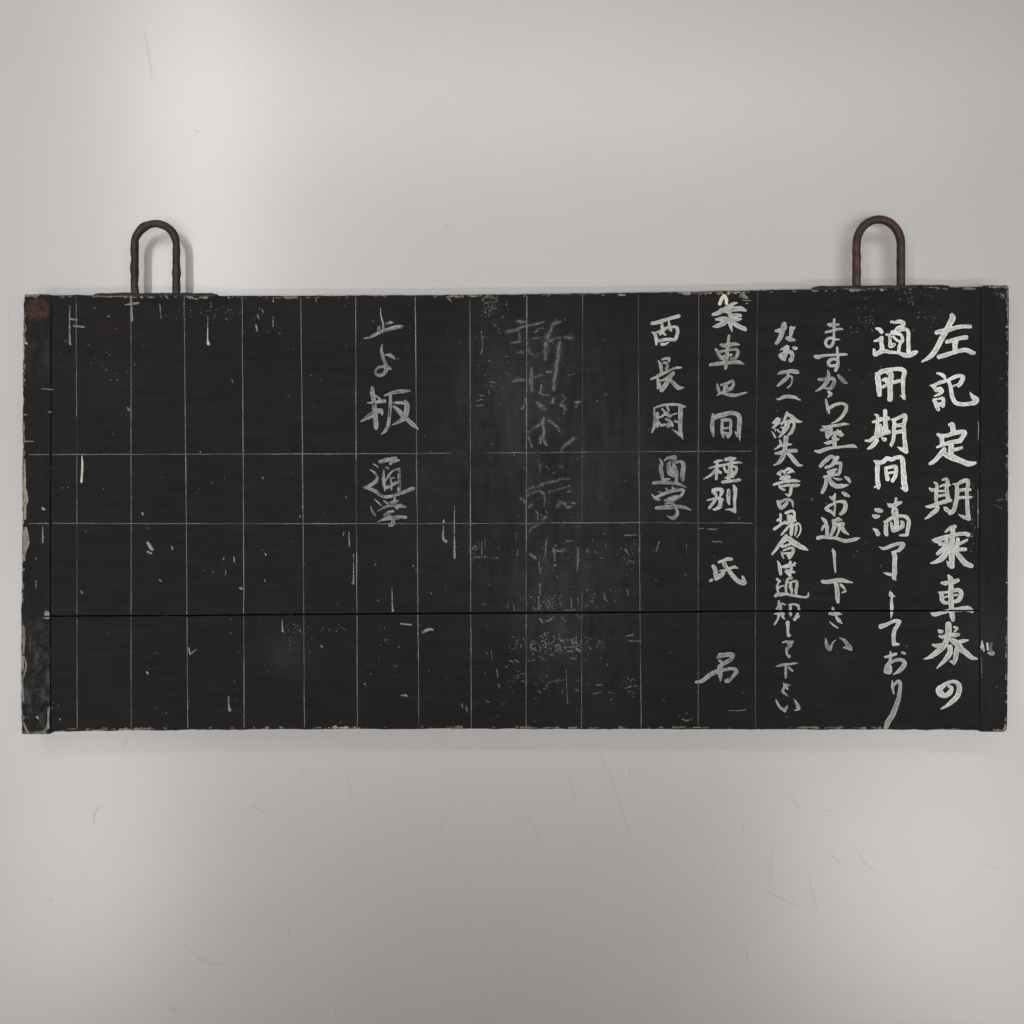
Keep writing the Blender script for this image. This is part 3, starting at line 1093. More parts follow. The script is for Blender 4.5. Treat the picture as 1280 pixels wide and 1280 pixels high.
def mesh_from(name, parts):
    cs = []; qs = []; ts = []; n = 0
    for p in parts:
        if p is None: continue
        cs.append(p[0]); qs.append(p[1]+n); ts.append(p[2]); n += len(p[0])
    co = np.vstack(cs); q = np.vstack(qs); t = np.concatenate(ts)
    me = bpy.data.meshes.new(name)
    me.vertices.add(len(co)); me.vertices.foreach_set('co', co.astype(np.float32).ravel())
    me.loops.add(len(q)*4); me.loops.foreach_set('vertex_index', q.astype(np.int32).ravel())
    me.polygons.add(len(q)); me.polygons.foreach_set('loop_start', np.arange(0, len(q)*4, 4, dtype=np.int32))
    me.polygons.foreach_set('use_smooth', np.ones(len(q), bool))
    a = me.attributes.new('pigment', 'FLOAT', 'POINT'); a.data.foreach_set('value', t.astype(np.float32))
    me.update(calc_edges=True)
    return me

# ---------------------------------------------------------------- the table
def make_table():
    me = bpy.data.meshes.new('table_top'); bm = bmesh.new()
    bmesh.ops.create_cube(bm, size=1)
    for v_ in bm.verts: v_.co = Vector((v_.co.x*4.0, v_.co.y*3.2, v_.co.z*0.03-0.015))
    bm.to_mesh(me); bm.free()
    o = new_obj('table_top', me, m_table); o['kind'] = 'structure'
    return o
table = make_table()
TS = """117 1030 .8 118 1018 1 124 1007 1.0
240 1008 2.2
310 1012 1.6
316 1007 .8 330 1015 1
381 963 .9 379 967 1.2
375 969 .9
431 953 .7 437 985 .7 439 1000 .5
549 1022 .5 554 1040 .9
60 1122 .8 66 1127 1.4
230 1182 .6 242 1190 .8 252 1200 1 262 1204 .8 280 1206 .7
361 1160 1.2 360 1168 .6
371 1182 .5 375 1205 .8
210 1257 .8 216 1262 1.3 223 1265 1
421 1261 1 418 1268 1.4
393 1085 1.6
414 1235 1.3
930 1026 .6 928 1036 1.4
926 1063 1.6
985 989 .7 998 1010 .8
1036 1065 .8 1049 1078 1.2
1034 1013 1 1039 1014 1
1074 1066 .6 1078 1075 1 1095 1092 .6
944 1109 .7 970 1120 1 1000 1133 .7
964 1052 .4 964 1085 .8 963 1108 .5
1011 1097 .6 1017 1120 .9 1022 1140 .5
933 1184 .8 933 1202 1
884 1077 .6 894 1085 1
700 955 .5 712 975 .8 720 1000 .5
750 940 .5 770 990 .9 787 1045 .7
787 958 .7 787 967 1.2
816 968 1.4
706 1060 1.3
1116 1123 1.6
1070 1082 1.6
1150 1137 .8 1150 1140 1
309 87 1.6
587 156 1 588 159 1.1
240 240 .9 239 242 1
244 163 .8 248 164 1.2
560 278 1 558 284 1.3
719 193 1.5
678 157 1.4
908 165 .4 914 160 .9
180 35 .4 187 75 .8 190 100 .4
11 392 1.4 11 396 1
20 911 1.5
283 285 1
1219 919 1.6
1227 1078 .4 1237 1082 .8 1250 1086 .4
1180 1140 1.2
660 1020 .5 675 1050 .7
155 940 .4 157 925 .8
640 1235 1
480 1240 1
1070 1225 .5 1066 1255 .8"""
parts = []
for k, l in enumerate(TS.splitlines()):
    p = np.array([float(x) for x in l.split()]).reshape(-1, 3)
    parts.append(strokes_mesh([smooth(p)], 0.45, 0.5, rag=0.12, seed=k, gap=False, z0=0.00012, zmax=0.00004, zbase=0.0))
o = new_obj('surface_scratches', mesh_from('surface_scratches', parts), m_scr, table); o['kind'] = 'stuff'

# ---------------------------------------------------------------- the board
board = bpy.data.objects.new('notice_board', None); C.objects.link(board)
board['label'] = 'long black wooden notice board with white brushed Japanese writing, lying on the grey table'
board['category'] = 'notice board'

TOP = [(30, 367.6), (64, 368.6), (200, 369.3), (340, 369.8), (590, 368.4), (760, 366.2), (880, 364.4), (980, 362.0), (1100, 360.0), (1226, 358.2)]
BOT = [(62, 914.6), (100, 913.8), (300, 911.9), (580, 911.2), (870, 911.6), (960, 911.6), (1200, 912.4), (1226, 913.0)]
LEFT = [(367, 30.2), (420, 29.2), (520, 28.4), (600, 28.2), (720, 27.3), (860, 26.4), (917, 27.0)]
LSEAM = [(360, 63.9), (560, 63.6), (640, 62.9), (770, 63.2), (920, 63.2)]
RSEAM = [(350, 1226.2), (400, 1225.8), (600, 1224.6), (720, 1223.8), (870, 1224.4), (920, 1224.4)]
RIGHT = [(356, 1261.0), (500, 1260.6), (700, 1260.0), (850, 1259.4), (914, 1258.6)]
rng = random.Random(5)
def seq(fn, a, b, step, jit, horizontal, off=0.0):
    """points along an edge with worn, uneven jitter"""
    n = max(2, int(abs(b-a)/step)); out = []
    for i in range(n+1):
        u = a+(b-a)*i/n
        j = 0 if jit == 0 else jit*((float(N1.f(np.array(u*0.05), np.array(a*0.013+3.0)))-0.5)*1.6+(rng.random()-0.5)*0.6)
        w = lerpy(fn, u)+off+j
        out.append((u, w) if horizontal else (w, u))
    return out
def slab(name, outline, mats, parent, top=T, bottom=0.0015, bev=1.1, drop=0.0011):
    """solid plank from a photo-space outline with a rounded, worn arris"""
    n = len(outline); pts = np.array(outline, float)
    nx_ = np.roll(pts, -1, 0)-np.roll(pts, 1, 0); ln = np.maximum(np.hypot(nx_[:, 0], nx_[:, 1]), 1e-6)
    nrm = np.stack([-nx_[:, 1]/ln, nx_[:, 0]/ln], 1)
    cen = pts.mean(0)
    area = 0.5*np.sum(pts[:, 0]*np.roll(pts[:, 1], -1)-np.roll(pts[:, 0], -1)*pts[:, 1])
    if area < 0: nrm = -nrm         # normals point inwards
    seam = [abs(p[1]-lerpy(SEAM, p[0])) < 3 or abs(p[0]-lerpy(LSEAM, p[1])) < 2 or abs(p[0]-lerpy(RSEAM, p[1])) < 2 for p in pts]
    nrm = nrm*np.where(seam, 0.4, 1.0)[:, None]
    bm = bmesh.new(); rings = []
    for off, z in ((bev, top), (0.35*bev, top-0.3*drop), (0.0, top-drop)):
        rings.append([bm.verts.new(P(p[0]+q[0]*off, p[1]+q[1]*off, z)) for p, q in zip(pts, nrm)])
    x0s = [r.co.copy() for r in rings[-1]]
    rings.append([bm.verts.new((c_.x, c_.y, bottom)) for c_ in x0s])
    for a, b_ in zip(rings[:-1], rings[1:]):
        for i in range(n):
            f = bm.faces.new((a[i], a[(i+1) % n], b_[(i+1) % n], b_[i])); f.smooth = True
            mx_, my_ = (pts[i]+pts[(i+1) % n])/2
            inner = abs(my_-lerpy(SEAM, mx_)) < 3 or abs(mx_-lerpy(LSEAM, my_)) < 2 or abs(mx_-lerpy(RSEAM, my_)) < 2
            f.material_index = 2 if inner else 1
    f = bm.faces.new(rings[0]); f.material_index = 0
    bm.faces.new(rings[-1]).material_index = 1
    bmesh.ops.recalc_face_normals(bm, faces=bm.faces)
    bmesh.ops.triangulate(bm, faces=[f_ for f_ in bm.faces if len(f_.verts) > 4])
    me = bpy.data.meshes.new(name); bm.to_mesh(me); bm.free()
    return new_obj(name, me, mats, parent)
g = 0.85
up = seq(TOP, 64.6, 1225.2, 5, 0.8, True)+seq(RSEAM, 362, 762, 25, 0.0, False, -0.35)+seq(SEAM, 1223.5, 63.9, 12, 0.25, True, -g)+seq(LSEAM, 766, 373, 25, 0.0, False, 0.6)
lo = seq(SEAM, 63.9, 1223.5, 12, 0.25, True, g)+seq(RSEAM, 768, 908, 25, 0.0, False, -0.35)+seq(BOT, 1223.3, 64.0, 5, 0.9, True)+seq(LSEAM, 908, 774, 25, 0.0, False, 0.6)
plank_u = slab('plank', up, [m_board, m_edge, m_seam], board, top=T)
plank_l = slab('plank', lo, [m_board, m_edge, m_seam], board, top=T)
lb = [(31.4, 368.0), (33, 367.4)]+[(x, 367.6+0.4*rng.random()) for x in range(36, 62, 4)]+[(63.0, 368.4)]+seq(LSEAM, 376, 914, 12, 0.25, False, -0.5)+[(62.6, 917.4)]+[(x, 917.6+0.5*rng.random()) for x in range(58, 30, -5)]+[(27.4, 917.2)]+seq(LEFT, 912, 372, 4, 1.1, False)
rb = [(1227.2, 357.6), (1230, 356.8)]+[(x, 356.4+0.4*rng.random()) for x in range(1234, 1254, 4)]+[(1258.0, 356.6), (1260.4, 358.4)]+seq(RIGHT, 362, 906, 5, 0.5, False)+[(1258.2, 911.5), (1256.0, 914.0), (1253.0, 914.9)]+[(x, 914.6+0.3*rng.random()) for x in range(1248, 1227, -5)]+[(1225.0, 914.4)]+seq(RSEAM, 909, 364, 12, 0.15, False, 0.35)
bat_l = slab('end_batten', lb, [m_batten_l, m_edge_l, m_seam], board, top=T+0.0002)
bat_r = slab('end_batten', rb, [m_batten_r, m_edge, m_seam], board, top=T+0.0002)
bat_l['label'] = 'scuffed end batten with a round rust stain at its top'

# two hanging loops on iron strips nailed to the upper edge
def rod(name, pts, r, m, parent, bumpy, seed):
    """round bar swept along pts, hammered and corroded"""
    p = np.array(pts, float); n = len(p); ns = 14
    tan = np.gradient(p, axis=0); tan /= np.linalg.norm(tan, axis=1)[:, None]
    up_ = np.array([0, 0, 1.0]); bm = bmesh.new(); rings = []
    for i in range(n):
        sd = np.cross(tan[i], up_); sd /= np.linalg.norm(sd)
        rr = r*(1+bumpy*(float(N2.f(np.array(i*0.33+seed), np.array(2.0)))-0.5))
        ring = []
        for k in range(ns):
            a = 2*math.pi*k/ns
            q = rr*(1+0.6*bumpy*(float(N3.v(np.array(i*0.5+seed), np.array(k*0.9)))-0.5))
            ring.append(bm.verts.new(p[i]+q*(math.cos(a)*sd+math.sin(a)*up_)))
        rings.append(ring)
    for a, b_ in zip(rings[:-1], rings[1:]):
        for k in range(ns):
            f = bm.faces.new((a[k], a[(k+1) % ns], b_[(k+1) % ns], b_[k])); f.smooth = True
    bm.faces.new(rings[0]); bm.faces.new(rings[-1])
    bmesh.ops.recalc_face_normals(bm, faces=bm.faces)
    me = bpy.data.meshes.new(name); bm.to_mesh(me); bm.free()
    return new_obj(name, me, m, parent)
ZR = 0.029
def loop_pts(xl, xr, yb_l, yb_r, yt, sq=1.0):
    """U of the loop: two legs and a round bow (photo px)"""
    r = (xr-xl)/2; cx = (xl+xr)/2; ys = yt+r*sq; out = []
    for i in range(22): out.append((xl+0.3*math.sin(i*0.9), yb_l+(ys-yb_l)*i/22))
    for i in range(25):
        a = math.pi*(1-i/24); out.append((cx+r*math.cos(a), ys-r*sq*math.sin(a)))
    for i in range(1, 23): out.append((xr, ys+(yb_r-ys)*i/22))
    return [P(x, y, ZR) for x, y in out]
def plate(name, x0, x1, yb, m, parent, seed):
    """flat iron strip standing against the board's upper edge"""
    bm = bmesh.new(); n = 40; rows = []
    for i in range(n+1):
        x = x0+(x1-x0)*i/n; e = min(1, min(i, n-i)/2.0)
        y = lerpy(yb, x); tz = T-0.0012-0.0006*float(N1.f(np.array(i*0.4+seed), np.array(1.0)))
        th = (3.2+1.8*(float(N2.f(np.array(i*0.3+seed), np.array(4.0)))-0.5))*(0.55+0.45*e)
        a = P(x, y+1.2, tz); b_ = P(x, y-th*0.35, tz+0.0004); c_ = P(x, y-th, tz-0.0009)
        rows.append([bm.verts.new(a), bm.verts.new(b_), bm.verts.new(c_), bm.verts.new((c_[0], c_[1], 0.004)), bm.verts.new((a[0], a[1]+0.0006, 0.004))])
    for a, b_ in zip(rows[:-1], rows[1:]):
        for k in range(5): bm.faces.new((a[k], a[(k+1) % 5], b_[(k+1) % 5], b_[k]))
    bm.faces.new(rows[0]); bm.faces.new(rows[-1])
    bmesh.ops.recalc_face_normals(bm, faces=bm.faces)
    me = bpy.data.meshes.new(name); bm.to_mesh(me); bm.free()
    return new_obj(name, me, m, parent)
m_strip = rust_mat('black_iron_strip', (0.012, 0.011, 0.011), (0.020, 0.016, 0.015), (0.06, 0.040, 0.032))
def hole_nail(name, px, py, r, parent, m):
    me = bpy.data.meshes.new(name); bm = bmesh.new()
    bmesh.ops.create_uvsphere(bm, u_segments=10, v_segments=6, radius=r)
    c0 = Vector(P(px, py, T-0.0008))
    for v_ in bm.verts: v_.co = Vector((v_.co.x*1.3, v_.co.y*0.55, v_.co.z*0.7))+c0
    bm.to_mesh(me); bm.free(); return new_obj(name, me, m, parent)
pl1 = plate('iron_strip', 118, 272, [(118, 369.2), (272, 369.8)], m_strip, board, 1.0)
rod('hanging_loop', loop_pts(168.3, 220.5, 371, 371, 279.6, 1.02), 0.00505, m_rust_d, pl1, 0.30, 3)['label'] = 'darker loop of pitted rusty iron rod'
pl2 = plate('iron_strip', 1016, 1187, [(1016, 361.2), (1187, 359.0)], m_strip, board, 9.0)
rod('hanging_loop', loop_pts(1070.7, 1126.1, 363, 363, 274.4, 1.12), 0.0053, m_rust_b, pl2, 0.06, 8)['label'] = 'smoother brown loop of rusty iron rod'
for (x, y, r) in ((142, 368.0, 0.0022), (196, 367.4, 0.0018), (250, 368.2, 0.0016)):
    hole_nail('nail_head', x, y, r, pl1, m_strip)
for (x, y, r) in ((1031, 359.8, 0.0018), (1151, 357.6, 0.0034), (1178, 358.3, 0.0018)):
    hole_nail('nail_head', x, y, r, pl2, m_strip)

# ---------------------------------------------------------------- ruled lines
def line_mesh(pts, w, tone, horizontal, seed, gaps=()):
    """thin ruled chalk line with uneven strength; pts in photo px"""
    p = np.array(pts, float); u = p[:, 1] if not horizontal else p[:, 0]; wv = p[:, 0] if not horizontal else p[:, 1]
    n = int(abs(u[-1]-u[0])/1.6)+1; t = np.linspace(u[0], u[-1], n+1)
    c_ = np.interp(t, u, wv)+0.35*(N1.f(t*0.035+seed, t*0+seed)-0.5)*2+0.25*(N2.v(t*0.3+seed, t*0)-0.5)
    st = N3.f(t*0.02+seed*3.3, t*0+1.7); fi = N2.f(t*0.35+seed, t*0+9)
    ww = w*(0.62+0.6*st+0.35*(fi-0.5))
    tn = tone*(0.35+1.3*(st-0.15))*(0.65+0.75*fi)
    for (a, b_, k) in gaps: tn = np.where((t > a) & (t < b_), tn*k, tn)
    co = []; 
    for s_ in (-0.5, 0.0, 0.5):
        x = c_+s_*ww; X_, Y_ = (x, t) if not horizontal else (t, x)
        co.append(np.stack([(X_-640)/1000, (640-Y_)/1000, np.full(n+1, T+(0.00010 if not horizontal else 0.00014)+(0.00006 if s_ == 0 else 0))], 1))
    co = np.stack(co, 1).reshape(-1, 3)
    tt = np.stack([tn*0.55, tn, tn*0.55], 1).ravel()
    i = np.arange(n)*3
    q = np.vstack([np.stack([i, i+3, i+4, i+1], 1), np.stack([i+1, i+4, i+5, i+2], 1)])
    if not horizontal: q = q[:, ::-1]
    cy = -(co[q][:, :, 1].mean(1))*1000+640; cx = co[q][:, :, 0].mean(1)*1000+640
    keep = np.abs(cy-np.interp(cx, [p_[0] for p_ in SEAM], [p_[1] for p_ in SEAM])) > 1.3
    return co, q[keep], tt
VL = [(95.2, 96.2, 96.4, .7, [(372, 380, .3), (520, 566, .15), (655, 700, .3)]), (163.8, 163.9, 163.9, 1.0, []), (230.2, 232.8, 234.8, 1.0, []),
      (302.6, 304.4, 305.2, 1.0, []), (376.0, 378.8, 380.6, .75, []), (444.6, 445.4, 446.8, .85, [(575, 690, .35)]), (519.0, 521.4, 523.6, .95, []),
      (587.5, 588.0, 589.2, .9, [(367, 374, .1)]), (658.6, 657.8, 657.6, .9, [(690, 720, .5)]), (728.2, 727.6, 726.9, .6, [(380, 560, .55), (655, 740, .25)]),
      (797.6, 799.0, 801.4, .75, [(380, 560, .6)]), (873.7, 872.6, 872.8, .6, []), (946.8, 944.6, 944.2, .5, [(370, 420, .6), (480, 560, .7)])]
for k, (a, b_, c_, t_, gp) in enumerate(VL):
    yt = lerpy(TOP, a)+2.2; yb = lerpy(BOT, c_)-2.0; ys = lerpy(SEAM, b_)
    xs = lambda y: float(np.interp(y, [370, 640, 912], [a, b_, c_]))
    o = new_obj('ruled_line', mesh_from('ruled_line', [line_mesh([(xs(yt), yt), (xs(640), 640), (xs(ys-2), ys-1.6)], 1.05, 0.27*t_, False, k*1.7, gp)]), m_rule, plank_u)
    o = new_obj('ruled_line', mesh_from('ruled_line', [line_mesh([(xs(ys+2), ys+1.6), (xs(yb), yb)], 1.05, 0.25*t_, False, k*1.7+40, gp)]), m_rule, plank_l)
for y0, pts, gp in ((0, [(65.5, 568.2), (300, 567.6), (450, 567.3), (620, 566.0), (800, 564.8), (870, 564.3), (939, 564.0)], [(566, 608, .15), (660, 690, .5), (735, 800, .35), (880, 920, .6)]),
                (1, [(65.5, 654.2), (300, 654.4), (560, 654.6), (700, 653.7), (800, 653.2), (941, 653.9)], [(665, 690, .4), (800, 905, .5)])):
    new_obj('ruled_line', mesh_from('ruled_line', [line_mesh(pts, 1.05, 0.21, True, 60+y0*5, gp)]), m_rule, plank_u)
    p0 = [(36, pts[0][1]), (61.5, pts[0][1])]
    me = mesh_from('ruled_line', [line_mesh(p0, 1.2, 0.3, True, 80+y0*5)])
    o = new_obj('ruled_line', me, m_rule, bat_l); o.location.z = 0.0002

# ---------------------------------------------------------------- writing
LEVEL = {0: 0.80, 1: 0.60, 2: 0.50, 3: 0.385, 4: 0.31, 5: 0.13}
DRY = {0: 0.34, 1: 0.32, 2: 0.38, 3: 0.6, 4: 0.85, 5: 0.6}
def parse(lines, ox, oy, size):
    k = size/1280.0; out = []
    for l in lines:
        a = np.array([float(x) for x in l.split()]).reshape(-1, 3)
        a = a*k; a[:, 0] += ox; a[:, 1] += oy
        out.append(smooth(a))
    return out
groups = []
for l in DATA.strip().splitlines():
    if l[0].isalpha():
        f = l.split(); h = f[0]
        if h == 'M': groups.append((h, '', int(f[1]), [float(x) for x in f[2:5]], []))
        else: groups.append((h, f[1], int(f[2]), [float(x) for x in f[3:6]], []))
    else: groups[-1][4].append(l)
spat = {'u': [], 'l': [], 'bl': [], 'br': []}
for gi, (h, ch, lev, (ox, oy, size), lines) in enumerate(groups):
    st = parse(lines, ox, oy, size)
    if h == 'M':
        for k, s_ in enumerate(st):
            x, y = s_[:, 0].mean(), s_[:, 1].mean()
            key = 'bl' if x < 63 else 'br' if x > 1225 else 'u' if y < lerpy(SEAM, x) else 'l'
            s_ = s_.copy(); s_[:, 2] = np.maximum(s_[:, 2]*(0.85 if lev < 5 else 0.75), 0.5)
            spat[key].append(strokes_mesh([s_], 0.4, LEVEL[lev]*(0.72 if lev < 5 else 1.1), rag=0.5 if lev < 5 else 0.8, dry=0.7, seed=gi*31+k,
                                          zbase=T, patch=0.28 if lev < 5 else 0.4, z0=0.00035))
    else:
        base = LEVEL[lev]*(0.95+0.1*((gi*37) % 10)/10)
        if h == 'G': r = strokes_mesh(st, 0.42, base, rag=0.38, dry=DRY[lev], seed=gi*2.3)
        else:
            wide = [s_*[1, 1, 1.9]+[0, 0, 1.2] for s_ in st]
            sm_ = strokes_mesh(wide, 0.5, 0.034, rag=1.6, dry=0.6, seed=gi*5.1, patch=0.9, rim=0, z0=0.00006, zmax=0.00002)
            new_obj('chalk_smear', mesh_from('chalk_smear', [sm_]), m_chalk, plank_u)['kind'] = 'stuff'
            r = strokes_mesh(st, 0.42, 0.135, rag=1.0, dry=0.9, seed=gi*2.3, patch=0.75, rim=0.3)
        cy = np.mean([s_[:, 1].mean() for s_ in st]); cx = np.mean([s_[:, 0].mean() for s_ in st])
        oc = new_obj('painted_character' if h == 'G' else 'faded_character', mesh_from('painted_character', [r]),
                m_paint if h == 'G' else m_chalk, plank_u if cy < lerpy(SEAM, cx) else plank_l)
        if h != 'G': oc['kind'] = 'stuff'

# fine residue of wiped-off chalk in the middle columns
rs = np.random.RandomState(12)
def dots(cx, cy, rx, ry, n, wmin, wmax, tone, key, streak=1.0):
    for _ in range(n):
        x = cx+rs.randn()*rx*0.5; y = cy+rs.randn()*ry*0.5
        if not (66 < x < 1222): continue
        sm = lerpy(SEAM, x)
        if abs(y-sm) < 3 or y < lerpy(TOP, x)+3 or y > lerpy(BOT, x)-3: continue
        k = 'u' if y < sm else 'l'
        a = rs.rand()*6.28; l_ = rs.rand()**2*3.0*streak; w = wmin+(wmax-wmin)*rs.rand()**2
        s_ = np.array([[x, y, w], [x+math.cos(a)*l_, y+math.sin(a)*l_, w*0.6]])
        spat[k].append(strokes_mesh([s_+[0, 0, 0]], 0.45, tone*(0.5+rs.rand()), rag=0.5, dry=0.5, seed=float(rs.rand()*90), z0=0.00035))
dots(690, 755, 34, 18, 70, .6, 1.5, .17, 'u'); dots(700, 806, 38, 16, 150, .6, 1.8, .20, 'l'); dots(645, 808, 18, 12, 40, .6, 1.4, .16, 'l')
dots(600, 690, 24, 16, 36, .6, 1.3, .17, 'u'); dots(700, 690, 40, 18, 55, .6, 1.4, .16, 'u'); dots(790, 690, 18, 24, 45, .6, 1.5, .16, 'u')
dots(755, 750, 26, 16, 34, .6, 1.3, .14, 'u'); dots(750, 800, 18, 30, 26, .6, 1.3, .14, 'l'); dots(790, 858, 14, 14, 26, .6, 1.6, .15, 'l')
dots(690, 860, 40, 26, 46, .6, 1.3, .14, 'l'); dots(615, 385, 18, 12, 60, .6, 1.4, .17, 'u'); dots(620, 460, 26, 60, 50, .6, 1.4, .13, 'u')
dots(372, 792, 22, 16, 50, .6, 1.3, .15, 'l'); dots(420, 787, 20, 5, 22, .6, 1.3, .16, 'l'); dots(640, 850, 16, 30, 30, .6, 1.2, .13, 'l')
dots(270, 390, 60, 14, 60, .6, 1.4, .17, 'u'); dots(1080, 400, 16, 26, 40, .6, 1.5, .17, 'u'); dots(1140, 372, 30, 12, 30, .6, 1.5, .16, 'u')
dots(690, 480, 36, 100, 90, .6, 1.4, .13, 'u'); dots(690, 610, 36, 40, 60, .6, 1.5, .13, 'u'); dots(500, 800, 30, 40, 20, .6, 1.2, .16, 'l')
dots(640, 640, 560, 250, 170, .6, 1.3, .15, 'u'); dots(640, 840, 560, 60, 70, .6, 1.3, .15, 'l')
dots(1160, 395, 20, 20, 30, .6, 1.3, .13, 'u'); dots(1215, 640, 4, 60, 26, .6, 1.4, .2, 'u', 1.5); dots(130, 440, 40, 60, 26, .6, 1.3, .16, 'u')

# ragged flakes along the edges (old paint and bare wood showing)
chips = {'u': [], 'l': [], 'bl': [], 'br': []}
def flakes(fn, a, b_, n, inward, key, tone, horizontal=True, wmax=1.9, lmax=9, off=1.2):
    for _ in range(int(n*0.62)):
        u = a+(b_-a)*rs.rand(); l_ = 1.0+rs.rand()**2*lmax; w = 0.7+rs.rand()**2*wmax
        o_ = off+rs.rand()*0.9; pts = []
        for t in (0, .33, .66, 1):
            uu = u+l_*t; e = lerpy(fn, uu)+inward*(o_+rs.randn()*0.35+w*0.3)
            pts.append([uu, e, w*(0.5+rs.rand())] if horizontal else [e, uu, w*(0.5+rs.rand())])
        chips[key].append(strokes_mesh([smooth(pts)], 0.4, tone*(0.35+rs.rand()*0.65), rag=0.6, dry=0.6, seed=float(rs.rand()*90), z0=0.0003, zmax=0.0001))
flakes(TOP, 68, 1220, 80, 1, 'u', .34); flakes(TOP, 118, 300, 26, 1, 'u', .45); flakes(TOP, 350, 372, 9, 1, 'u', .5, wmax=2.4)
flakes(TOP, 560, 615, 18, 1, 'u', .5, lmax=14); flakes(TOP, 840, 950, 30, 1, 'u', .5, wmax=2.6); flakes(TOP, 1000, 1150, 22, 1, 'u', .42)
flakes(BOT, 68, 1220, 90, -1, 'l', .33); flakes(BOT, 110, 190, 24, -1, 'l', .42, lmax=16); flakes(BOT, 395, 450, 14, -1, 'l', .6, lmax=16); flakes(BOT, 640, 700, 12, -1, 'l', .5, lmax=14)
flakes(BOT, 980, 1110, 14, -1, 'l', .5, lmax=14)
flakes(LEFT, 372, 905, 90, 1, 'bl', .34, False, 1.6, 14, 0.9); flakes(LEFT, 560, 700, 40, 1, 'bl', .5, False, 2.4, 14, 1.2); flakes(LEFT, 780, 900, 40, 1, 'bl', .42, False, 2.2, 10, 1.2)
flakes(RIGHT, 360, 905, 34, -1, 'br', .34, False, 1.0, 8, 1.2); flakes(RIGHT, 358, 430, 24, -1, 'br', .45, False, 2.0, 10, 1.0)
BLB = [(30, 917.4), (62, 917.6)]; BRB = [(1227, 914.5), (1256, 914.6)]; BLT = [(30, 367.6), (62, 367.8)]; BRT = [(1227, 356.6), (1259, 356.6)]
flakes(BLB, 30, 58, 14, -1, 'bl', .36); flakes(BRB, 1228, 1250, 8, -1, 'br', .4); flakes(BLT, 32, 58, 10, 1, 'bl', .4); flakes(BRT, 1236, 1254, 16, 1, 'br', .5, wmax=2.6)
def blot(key, tone, pts, rag=0.7):
    chips[key].append(strokes_mesh([smooth(np.array(pts, float))], 0.4, tone, rag=rag, dry=0.4, seed=float(pts[0][0]), z0=0.00035))
blot('bl', .40, [[32.5, 660, 3], [33.0, 670, 6.5], [33.4, 678, 7.5], [32.0, 686, 5], [30.6, 694, 2.5]])
blot('bl', .40, [[31.5, 610, 2.5], [32.5, 618, 4.5], [33.0, 626, 5.5], [31.5, 634, 3], [31.5, 648, 3.2]])
blot('bl', .42, [[31.2, 580, 1.6], [31.2, 600, 3.2], [30.8, 612, 2.4]])
blot('bl', .45, [[31, 551.6, 1.1], [42, 551.8, .7]], .2); blot('bl', .45, [[30, 518.2, 1.4], [34, 518.6, .7]], .2)
blot('bl', .55, [[33, 429, 3.0], [34, 430, 2]]); blot('bl', .5, [[53, 634, 1.2], [54, 636, 3.2], [56, 637, 2]]); blot('bl', .30, [[53, 486, 1], [66, 487, 1.2]])
blot('bl', .26, [[29.6, 783, 2.4], [30.2, 798, 4], [29.6, 812, 3]]); blot('bl', .30, [[30, 820, 1.5], [33, 832, 2.2], [30, 845, 2]])
blot('bl', .34, [[62, 884, 1.6], [60.5, 900, 2.0], [59, 910, 3], [54, 914.6, 2.2]]); blot('bl', .3, [[30, 904, 2], [33, 912, 3], [35, 915, 2]])
blot('br', .42, [[1255, 905, 1], [1256.5, 908, 2.2], [1254.6, 912, 2.4]])
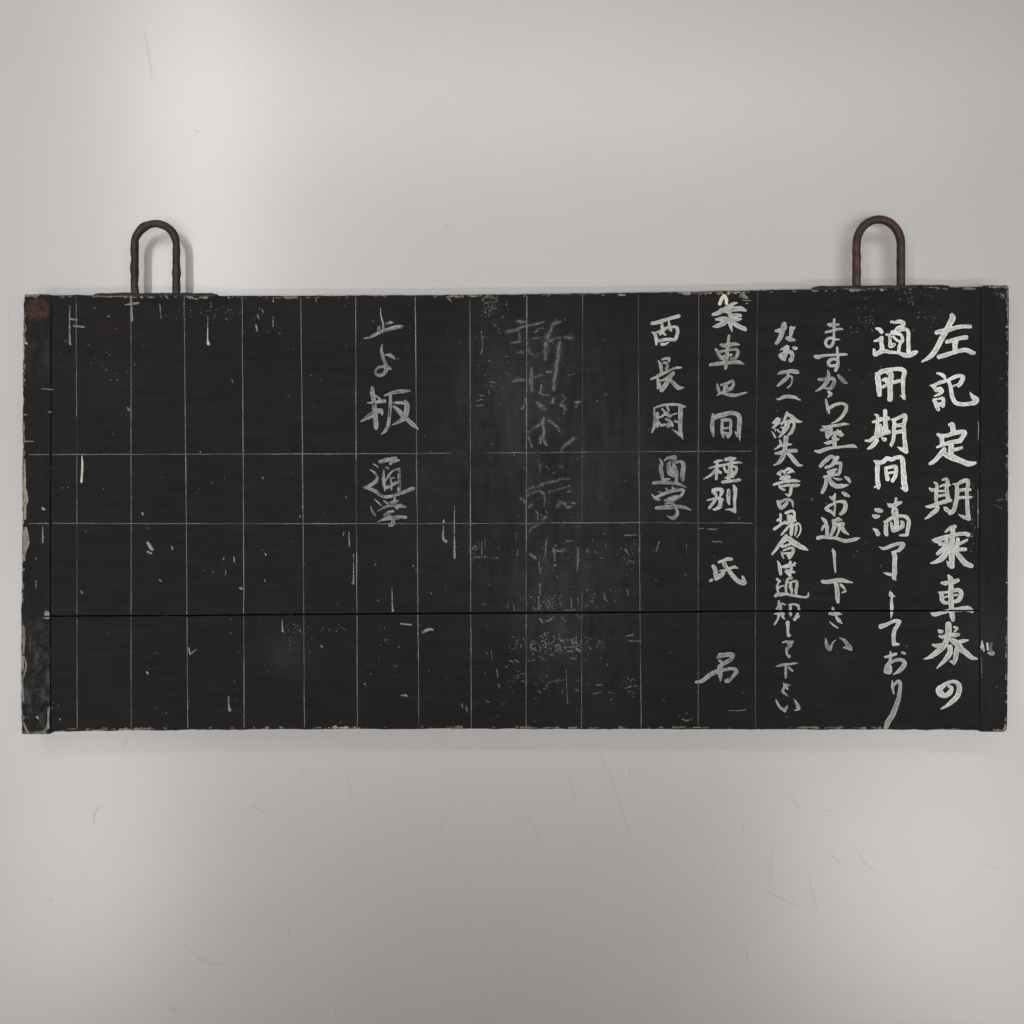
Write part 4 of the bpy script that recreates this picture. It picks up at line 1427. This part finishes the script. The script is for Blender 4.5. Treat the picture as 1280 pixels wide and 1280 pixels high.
for (x, y, r) in ((1258.4, 569.8, 2.0), (1258.2, 728, 2.0), (1258, 866, 1.6), (1258, 877, 1.4), (1258.5, 513, 1.0)): blot('br', .55, [[x, y, r], [x+.3, y+.5, r]], .3)
blot('br', .14, [[1249, 474, 1], [1253, 472, 1.6]]); blot('br', .10, [[1243, 631, 1], [1252, 636, 1.4]]); blot('br', .12, [[1246, 626, 1.8], [1253, 624, 2]])
blot('u', .50, [[1222.6, 528, 1.1], [1223.0, 534, 1.0], [1222.4, 550, .8]], .4); blot('u', .4, [[1224.6-2, 637, 1.6], [1222.6, 641, 1.8]])
blot('u', .32, [[1222.4, 612, .8], [1222.4, 660, .7]], .5)
blot('u', .38, [[118, 384, .8], [119, 386, .8]]); blot('u', .24, [[116, 371, 1], [160, 370.4, 1.4]])
for key, par in (('u', plank_u), ('l', plank_l), ('bl', bat_l), ('br', bat_r)):
    z = 0.0002 if key in ('bl', 'br') else 0
    if spat[key]:
        o = new_obj('paint_spatter', mesh_from('paint_spatter', spat[key]), m_paint, par); o['kind'] = 'stuff'; o.location.z = z
    if chips[key]:
        o = new_obj('edge_chips', mesh_from('edge_chips', chips[key]), m_tan, par); o['kind'] = 'stuff'; o.location.z = z
# cream drip above the top of the fifth writing column
p = strokes_mesh([smooth(np.array(a, float)) for a in ([[904.5, 369.5, 3.5], [902, 374, 4.5], [899.5, 380, 4]], [[906, 369.5, 3.5], [908, 375, 4.2], [908, 379.5, 3.6]])], 0.4, .80, rag=.4, dry=.3, seed=4, z0=0.00045, zmax=0.0006)
new_obj('paint_drip', mesh_from('paint_drip', [p]), m_paint_warm, plank_u)
for pts in ([[102.4, 570, 1.2], [103.2, 580, 2.6], [102.6, 592, 2.4], [102, 602, 3.2]], [[259.8, 410, .9], [259.6, 424, 1.2], [260.4, 430, 3.6]]):
    p = strokes_mesh([smooth(np.array(pts, float))], 0.4, .62, rag=.35, dry=.3, seed=pts[0][0], z0=0.00045, zmax=0.0005)
    new_obj('paint_drip', mesh_from('paint_drip', [p]), m_paint_warm, plank_u)
